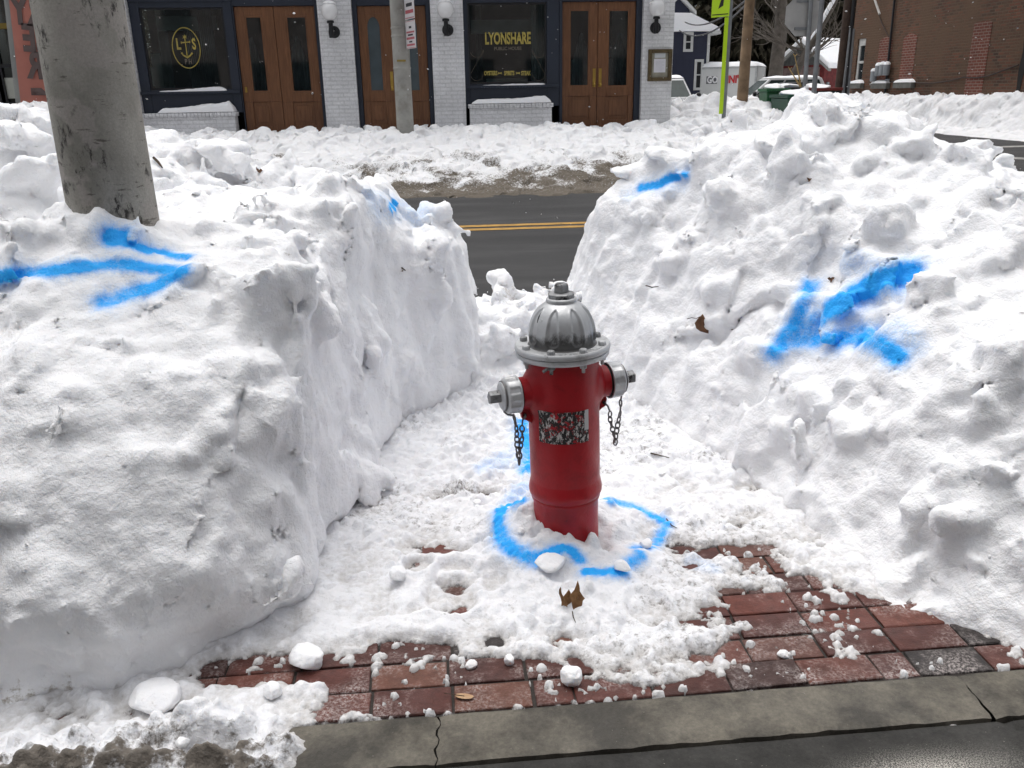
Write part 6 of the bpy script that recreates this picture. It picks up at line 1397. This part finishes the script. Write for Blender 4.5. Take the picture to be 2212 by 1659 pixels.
# cars
rubber = simple('tyre_rubber', (.02, .02, .02), .8)
def car(name, loc, rot, paint, L, W, Hh, hood, label, snow=.07, wagon=True):
    c = empty(name, loc, (0, 0, rot)); tag(c, label, 'car'); hl, hw = L/2, W/2; zb = Hh*.56
    sec = [(-hl, .35, zb*.80, .86), (-hl+.12, .25, zb*.98, .95), (-hl+.9, .22, zb, 1.0), (0, .22, zb+.02, 1.0), (hl-hood, .22, zb, 1.0), (hl-.35, .24, zb*.90, .97), (hl-.06, .30, zb*.78, .88), (hl, .36, zb*.60, .80)]
    V = []; ring = [(-1, 0), (-1.0, .35), (-1.0, .75), (-.93, 1.0), (.93, 1.0), (1.0, .75), (1.0, .35), (1, 0)]
    for x, z0, z1_, k in sec: V += [(x, y*hw*k, z0+(z1_-z0)*t) for y, t in ring]
    m = len(ring); F = [(i*m+j, i*m+(j+1) % m, (i+1)*m+(j+1) % m, (i+1)*m+j) for i in range(len(sec)-1) for j in range(m)]+[tuple(range(m)), tuple(range((len(sec)-1)*m, len(sec)*m))[::-1]]
    mb = MB(); mb.add(V, F); body = mb.build('body', paint, c, True, bevel=.03, ang=35)
    r0_ = -hl+.12 if wagon else -hl+.75; r1_ = hl-hood; rt0, rt1 = r0_+(.35 if wagon else .75), r1_-.85
    A = [(r0_, -hw*.93, zb-.01), (r1_+.02, -hw*.93, zb-.01), (r1_+.02, hw*.93, zb-.01), (r0_, hw*.93, zb-.01)]; B = [(rt0, -hw*.74, Hh), (rt1, -hw*.74, Hh), (rt1, hw*.74, Hh), (rt0, hw*.74, Hh)]
    mb = MB(); mb.add(A+B, [(3, 2, 1, 0), (4, 5, 6, 7), (0, 1, 5, 4), (1, 2, 6, 5), (2, 3, 7, 6), (3, 0, 4, 7)]); cabn = mb.build('cabin', paint, c, bevel=.05)
    Av, Bv = [Vector(p) for p in A], [Vector(p) for p in B]
    def pane(i, j, name, u0, u1, v0=.10, v1=.88, par=None):
        a, b, d, e_ = Av[i], Av[j], Bv[i], Bv[j]; f_ = lambda u_, v_: a.lerp(b, u_).lerp(d.lerp(e_, u_), v_); nrm = (b-a).cross(d-a).normalized()*.006
        mb = MB(); P = [f_(u0, v0)+nrm, f_(u1, v0)+nrm, f_(u1, v1)+nrm, f_(u0, v1)+nrm]; mb.add(P+[p-nrm*.5 for p in P], [(0, 1, 2, 3), (7, 6, 5, 4), (0, 4, 5, 1), (1, 5, 6, 2), (2, 6, 7, 3), (3, 7, 4, 0)]); mb.build(name, M['car_glass'], c)
    pane(1, 2, 'windshield', .05, .95); pane(3, 0, 'rear_window', .08, .92)
    for i, j in ((0, 1), (2, 3)):
        for u0, u1 in ((.06, .30), (.33, .60), (.63, .93)): pane(i, j, 'side_window', u0, u1)
    for sx_ in (-1, 1):
        mb = MB(); mb.lathe([(.03, -.06), (.10, -.03), (.11, .03), (.08, .08)], 12, (r1_-.15, sx_*(hw+.12), zb+.10), (1, 0, 0)); mb.tube([(r1_-.15, sx_*(hw+.08), zb+.06), (r1_-.15, sx_*(hw*.93), zb+.03)], .02, 6); mb.build('mirror', M['black_metal'], c, True)
        mb = MB(); mb.box(hl-.22, hl-.03, sx_*hw*.62-.14, sx_*hw*.62+.14, zb*.66, zb*.80); mb.build('headlight', M['glass_plain'], c, bevel=.03)
        for wx in (-hl+.85, hl-.9):
            mb = MB(); mb.lathe([(.20, -.11), (.33, -.10), (.34, 0), (.33, .10), (.20, .11)], 24, (wx, sx_*(hw-.10), .33), (0, 1, 0)); w_ = mb.build('wheel', rubber, c, True); mb = MB(); mb.lathe([(.20, 0), (.19, .01), (.05, .025)], 16, (wx, sx_*(hw-.10)+sx_*.105, .33), (0, sx_, 0)); mb.build('rim', galv, w_, True)
    if snow:
        V, F = [], []; n = 14
        for i in range(n+1):
            for j in range(n+1):
                u_, v_ = i/n, j/n; e_ = min(1, 6*u_, 6*(1-u_), 6*v_, 6*(1-v_))**.5; V.append((rt0+.02+(rt1-rt0)*u_, -hw*.72+hw*1.44*v_, Hh+.004+snow*e_*(1+.3*math.sin(5*u_+3*v_))))
        for i in range(n):
            for j in range(n): k = i*(n+1)+j; F.append((k, k+n+1, k+n+2, k+1))
        o = npmesh('roof_snow', V, F, M['snow_cap']); o.location = loc; o.rotation_euler = (0, 0, rot); tag(o, 'snow on the roof of the '+' '.join(label.split()[:9]), 'snow')
    return c
M['car_glass'] = simple('car_glass', (.030, .044, .043), .22, var=.25, scale=3, spec=.16)
def paint(name, col): return simple(name, col, .25, .1, .05, spec=.6)
x_ = float(atY(1526, 185, 30)[0]); car('parked_car', (x_-.98, 32.2, .24), R(-92), paint('silver_car_paint', (.40, .41, .42)), 4.7, 1.9, 1.62, 1.1, 'silver van facing us behind the snow beside the pub corner', .10)
x_ = float(atY(1672, 180, 36)[0]); car('parked_car', (x_, 36.2, .24), R(176), paint('white_car_paint', (.55, .56, .56)), 4.6, 1.85, 1.60, 1.15, 'white wagon parked side-on behind a dark sedan', .08)
x_ = float(atY(1710, 185, 33.6)[0]); car('parked_car', (x_, 33.8, .24), R(170), paint('dark_car_paint', (.020, .022, .026)), 4.6, 1.8, 1.42, 1.25, 'dark sedan parked between the white wagon and the red shed', .0, False)
# bins
def bin_(px, py, Y, Wd, Hh, col, label, lidcol=None, rot=0.0, ribs=True, z=None):
    zt = float(atY(px, py, Y)[2]); b = empty('wheelie_bin', (float(atY(px, py, Y)[0]), Y, zt-Hh), (0, 0, rot)); tag(b, label, 'bin'); m_ = simple('bin_plastic', col, .45, var=.12, scale=6); hw = Wd/2
    mb = MB(); mb.add([(-hw*.8, -hw*.8, 0), (hw*.8, -hw*.8, 0), (hw*.8, hw*.8, 0), (-hw*.8, hw*.8, 0), (-hw, -hw, Hh-.1), (hw, -hw, Hh-.1), (hw, hw, Hh-.1), (-hw, hw, Hh-.1)], [(3, 2, 1, 0), (4, 5, 6, 7), (0, 1, 5, 4), (1, 2, 6, 5), (2, 3, 7, 6), (3, 0, 4, 7)]); mb.build('body', m_, b, bevel=.02)
    if ribs:
        mb = MB(); [mb.box(-hw*.7+k*hw*.35-.015, -hw*.7+k*hw*.35+.015, -hw-.02, -hw*.86, Hh*.3, Hh-.16) for k in range(5)]; mb.build('rib', m_, b)
    mb = MB(); mb.box(-hw-.03, hw+.03, -hw-.05, hw+.03, Hh-.098, Hh-.03); mb.tube([(-hw, hw+.06, Hh-.05), (hw, hw+.06, Hh-.05)], .02, 6); mb.build('lid', simple('lid_plastic', lidcol or col, .45), b, bevel=.02)
    for sx_ in (-1, 1): mb = MB(); mb.lathe([(.10, -.03), (.10, .03)], 16, (sx_*hw*.8, hw*.8, .10), (1, 0, 0)); mb.build('wheel', rubber, b)
    V, F = lump(int(px) % 50, hw*.9, hw*.9, .10); o = npmesh('bin_snow', V, F, M['snow_cap']); o.location = (b.location.x, Y, zt-.01); tag(o, 'cap of snow on the '+label, 'snow')
bin_(1672, 188, 20.4, .52, 1.05, (.015, .095, .035), 'bright green wheelie bin at the left of the bin group')
bin_(1700, 186, 20.9, .60, 1.05, (.02, .022, .024), 'black wheelie bin behind the green bins', (.02, .02, .022))
bin_(1722, 201, 19.6, .86, 1.0, (.010, .060, .034), 'wide dark green ribbed bin half buried in the bank', rot=R(4))
bin_(1768, 187, 21.2, .80, 1.0, (.02, .024, .03), 'dark bin with a red lid behind the stop sign post', (.16, .03, .025))
# ------------------------------------------------------------------ trees
bark = simple('grey_bark', (.100, .086, .072), .9, var=.4, scale=4, bumpd=.02, bscale=12); darkbark = simple('dark_bark', (.040, .032, .025), .9, var=.4, scale=5)
def needle_mat(name, a, b):
    t = NT(name); g = t.n('NewGeometry').outputs['Position']; c = t.ramp(t.noise(1.1, 5, .7, g), .35, .65, a, b); return t.fin(c, .85, None, 0, .15)
M['needles'] = needle_mat('spruce_needles', (.010, .013, .008), (.036, .036, .022)); M['needles2'] = needle_mat('hemlock_needles', (.016, .015, .010), (.048, .042, .027))
def spruce(px, Y, Hh, Rr, n, label, seed, mat, snowy=True):
    x = float(atY(px, 180, Y)[0]); t = empty('evergreen_tree', (x, Y, .24)); tag(t, label, 'tree', 'trees behind the yard'); rr = np.random.default_rng(seed)
    mb = MB(); mb.tube([(0, 0, 0), (.1, 0, Hh*.5), (0, 0, Hh)], [.38, .22, .03], 10); mb.build('trunk', darkbark, t, True)
    h = Hh*(.04+.94*rr.random(n)**1.15); az = rr.random(n)*2*np.pi; Rmax = Rr*(1-h/Hh)**.75*(1+.35*np.sin(az*3+h*1.7)*.5+.25*np.sin(h*5)); rad = Rmax*np.sqrt(rr.random(n))*1.0
    keep = NZ[seed % 6](np.stack([np.cos(az)*rad*.55, np.sin(az)*rad*.55, h*.42], 1).astype(np.float32)) > -.20
    h, az, rad = h[keep], az[keep], rad[keep]; m = len(h); L = rr.uniform(.35, 1.0, m); W_ = rr.uniform(.05, .16, m)
    out = np.stack([np.cos(az), np.sin(az), np.zeros(m)], 1); P = out*rad[:, None]; P[:, 2] = h-.18*rad
    d = out*rr.uniform(.25, .8, m)[:, None]+rr.normal(0, .3, (m, 3)); d[:, 2] = -rr.uniform(.3, 1.0, m); d /= np.linalg.norm(d, axis=1)[:, None]
    s_ = np.cross(d, rr.normal(size=(m, 3))); s_ /= np.linalg.norm(s_, axis=1)[:, None]
    V = np.stack([P-s_*W_[:, None], P+s_*W_[:, None], P+d*L[:, None]*.6+s_*W_[:, None]*.8, P+d*L[:, None]], 1).reshape(-1, 3); F = np.arange(4*m).reshape(-1, 4)
    npmesh('foliage', V, F, mat, t, smooth=False)
    if snowy:
        k = rr.random(m) < .006; Pk, dk, sk = P[k], d[k], s_[k]; m2 = len(Pk); up = np.array([0, 0, .06]); dk = dk*np.array([1, 1, .3])
        V = np.stack([Pk-sk*.10+up, Pk+sk*.10+up, Pk+dk*.35+sk*.08+up, Pk+dk*.45-sk*.06+up], 1).reshape(-1, 3); npmesh('branch_snow', V, np.arange(4*m2).reshape(-1, 4), M['snow_cap'], t, smooth=False)
    return t
spruce(1565, 56, 17, 4.6, 26000, 'dense dark spruce behind the white container', 11, M['needles'])
spruce(1648, 53, 19, 4.4, 26000, 'broad drooping hemlock behind the wooden pole', 12, M['needles2'])
spruce(1730, 60, 18, 5.0, 22000, 'dark evergreen behind the stop sign', 13, M['needles'])
spruce(1808, 58, 16, 4.6, 20000, 'dark evergreen beside the brick building corner', 14, M['needles2'])
def bare_tree(px, Y, pts, rads, seed, label, nb=60, snow=False):
    x = float(atY(px, 190, Y)[0]); t = empty('bare_tree', (x, Y, .24)); tag(t, label, 'tree', 'trees behind the yard'); rr = random.Random(seed)
    Pt = [Vector(atY(a, b, Y))-t.location for a, b in pts]; Pt = [Vector((Pt[0].x, 0, 0))]+[Vector((p.x, p.y*0, p.z)) for p in Pt]
    mb = MB(); mb.tube(Pt, [rads[0]*1.1]+list(rads), 14); mb.build('trunk', bark, t, True)
    mb = MB()
    def grow(p, d, L, r_, dep):
        q_ = [p]; v = d.copy()
        for i in range(4): v = (v+Vector((rr.uniform(-.25, .25), rr.uniform(-.25, .25), rr.uniform(-.12, .18)))).normalized(); q_.append(q_[-1]+v*L/4)
        mb.tube(q_, [r_, r_*.85, r_*.7, r_*.55, r_*.4], 5, cap=False)
        if dep:
            for k in range(3): grow(q_[1+k], (v+Vector((rr.uniform(-.9, .9), rr.uniform(-.9, .9), rr.uniform(-.4, .6)))).normalized(), L*.62, r_*.5, dep-1)
    for i in range(nb):
        s_ = rr.uniform(.35, 1.0)*(len(Pt)-1); k = min(int(s_), len(Pt)-2); p = Pt[k].lerp(Pt[k+1], s_-k); grow(p, Vector((rr.uniform(-1, 1), rr.uniform(-.6, .6), rr.uniform(-.1, .9))).normalized(), rr.uniform(1.2, 3.2), .055, 2)
    mb.build('limb', bark, t, True); return t, Pt
bare_tree(1672, 44, [(1672, 185), (1680, 120), (1687, 60), (1688, 20), (1684, -60), (1676, -200)], (.36, .34, .32, .30, .25, .12), 5, 'tall bare tree trunk between the wooden pole and the stop sign', 16)
bare_tree(1672, 44.3, [(1681, 80), (1700, 20), (1712, -60), (1722, -200)], (.30, .24, .20, .10), 6, 'second forking stem of the bare tree', 8) if False else None
t_, Pt_ = bare_tree(1706, 40, [(1708, 180), (1722, 150), (1742, 110), (1772, 60), (1800, 10), (1830, -60)], (.22, .20, .18, .16, .13, .08), 8, 'leaning bare tree with snow along its limb behind the shed', 14)
mb = MB(); n = len(Pt_); mb.tube([p+Vector((-.05, -.05, .14)) for p in Pt_[3:]], [.05, .11, .11, .09, .05][:n-3], 6); o = mb.build('limb_snow', M['snow_cap'], t_, True)
# straw stalks sticking out of the snow by the shed
for i, (a, b, lab) in enumerate((((1706, 150), (1737, 205), 'left slanting pale dead stalk before the sedan'), ((1717, 122), (1732, 205), 'right upright pale dead stalk before the sedan'))):
    mb = MB(); p, q_ = Vector(atY(*a, 24.8)), Vector(atY(*b, 24.8)); mb.tube([q_+(q_-p)*.2, q_.lerp(p, .5)+Vector((.02, 0, 0)), p], [.028, .024, .012], 6); mb.tube([p, p+Vector((-.05, 0, .07))], .012, 5); mb.tube([p, p+Vector((.06, 0, .06))], .010, 5); o = mb.build('dead_stalk', simple('straw', (.36, .25, .10), .8), None, True); tag(o, lab, 'plant', 'dead stalks by the shed')
# far woods that close the view
rr = np.random.default_rng(3); m = 42000; X = rr.uniform(-70, 95, m); Y = 75+rr.uniform(0, 12, m); hh = 9+4*np.array(NZ[0](np.stack([X*.13, X*0, X*0+.5], 1).astype(np.float32))); Z = rr.random(m)**.9*hh+.2
d = rr.normal(0, .5, (m, 3)); d[:, 2] = rr.uniform(-.6, 1, m); d /= np.linalg.norm(d, axis=1)[:, None]; s_ = np.cross(d, rr.normal(size=(m, 3))); s_ /= np.linalg.norm(s_, axis=1)[:, None]; P = np.stack([X, Y, Z], 1); L = rr.uniform(.6, 1.6, m)[:, None]; W_ = rr.uniform(.05, .22, m)[:, None]
V = np.stack([P-s_*W_, P+s_*W_, P+d*L*.6+s_*W_*.7, P+d*L], 1).reshape(-1, 3); o = npmesh('distant_woods', V, np.arange(4*m).reshape(-1, 4), M['needles2'], smooth=False); tag(o, 'dark mass of bare and evergreen woods far behind the yard', 'woods', kind='stuff')
# unseen shop row, placed to darken the near faces and show in the glass
rw = empty('unseen_brick_row', (0, -6.6, 0)); tag(rw, 'unseen dark brick shop row behind the photographer', 'building')
mb = MB(); mb.box(-18, 20, -.5, -.002, 0, 7.5); mb.build('wall', simple('row_brick', (.13, .115, .11), .85, var=.3, scale=3), rw)
for k in range(9):
    xx = -16+k*4.1; mb = MB(); mb.box(xx, xx+2.6, 0, .06, .6, 2.9); mb.build('window', M['glass_plain'], rw); mb = MB(); mb.box(xx+.5, xx+1.7, 0, .06, 4.2, 6.2); mb.build('window', M['glass_plain'], rw)
# falling snow: a thin scatter of flakes in the air over the street
rr = np.random.default_rng(9); V, F = [], []
for i in range(520):
    Y = rr.uniform(3.0, 16.5); px_, py_ = rr.uniform(-300, 2500), rr.uniform(-200, 520); p = atY(px_, py_, Y); s_ = rr.uniform(.0020, .0048)*(1+.055*Y); b0 = len(V); ax_ = rr.normal(size=3); ax_ /= np.linalg.norm(ax_); u_ = np.cross(ax_, [.3, .5, .8]); u_ /= np.linalg.norm(u_); v_ = np.cross(ax_, u_)
    st_ = rr.uniform(1, 1.8); V += [p+u_*s_*st_, p-u_*s_*st_, p+v_*s_, p-v_*s_, p+ax_*s_*.7, p-ax_*s_*.7]
    for a in (0, 1):
        for b in (2, 3):
            for c_ in (4, 5): F.append((b0+a, b0+b, b0+c_))
o = npmesh('falling_snow', V, F, M['snow_cap'], smooth=True); tag(o, 'sparse snowflakes drifting in the air over the street', 'snow', kind='stuff')
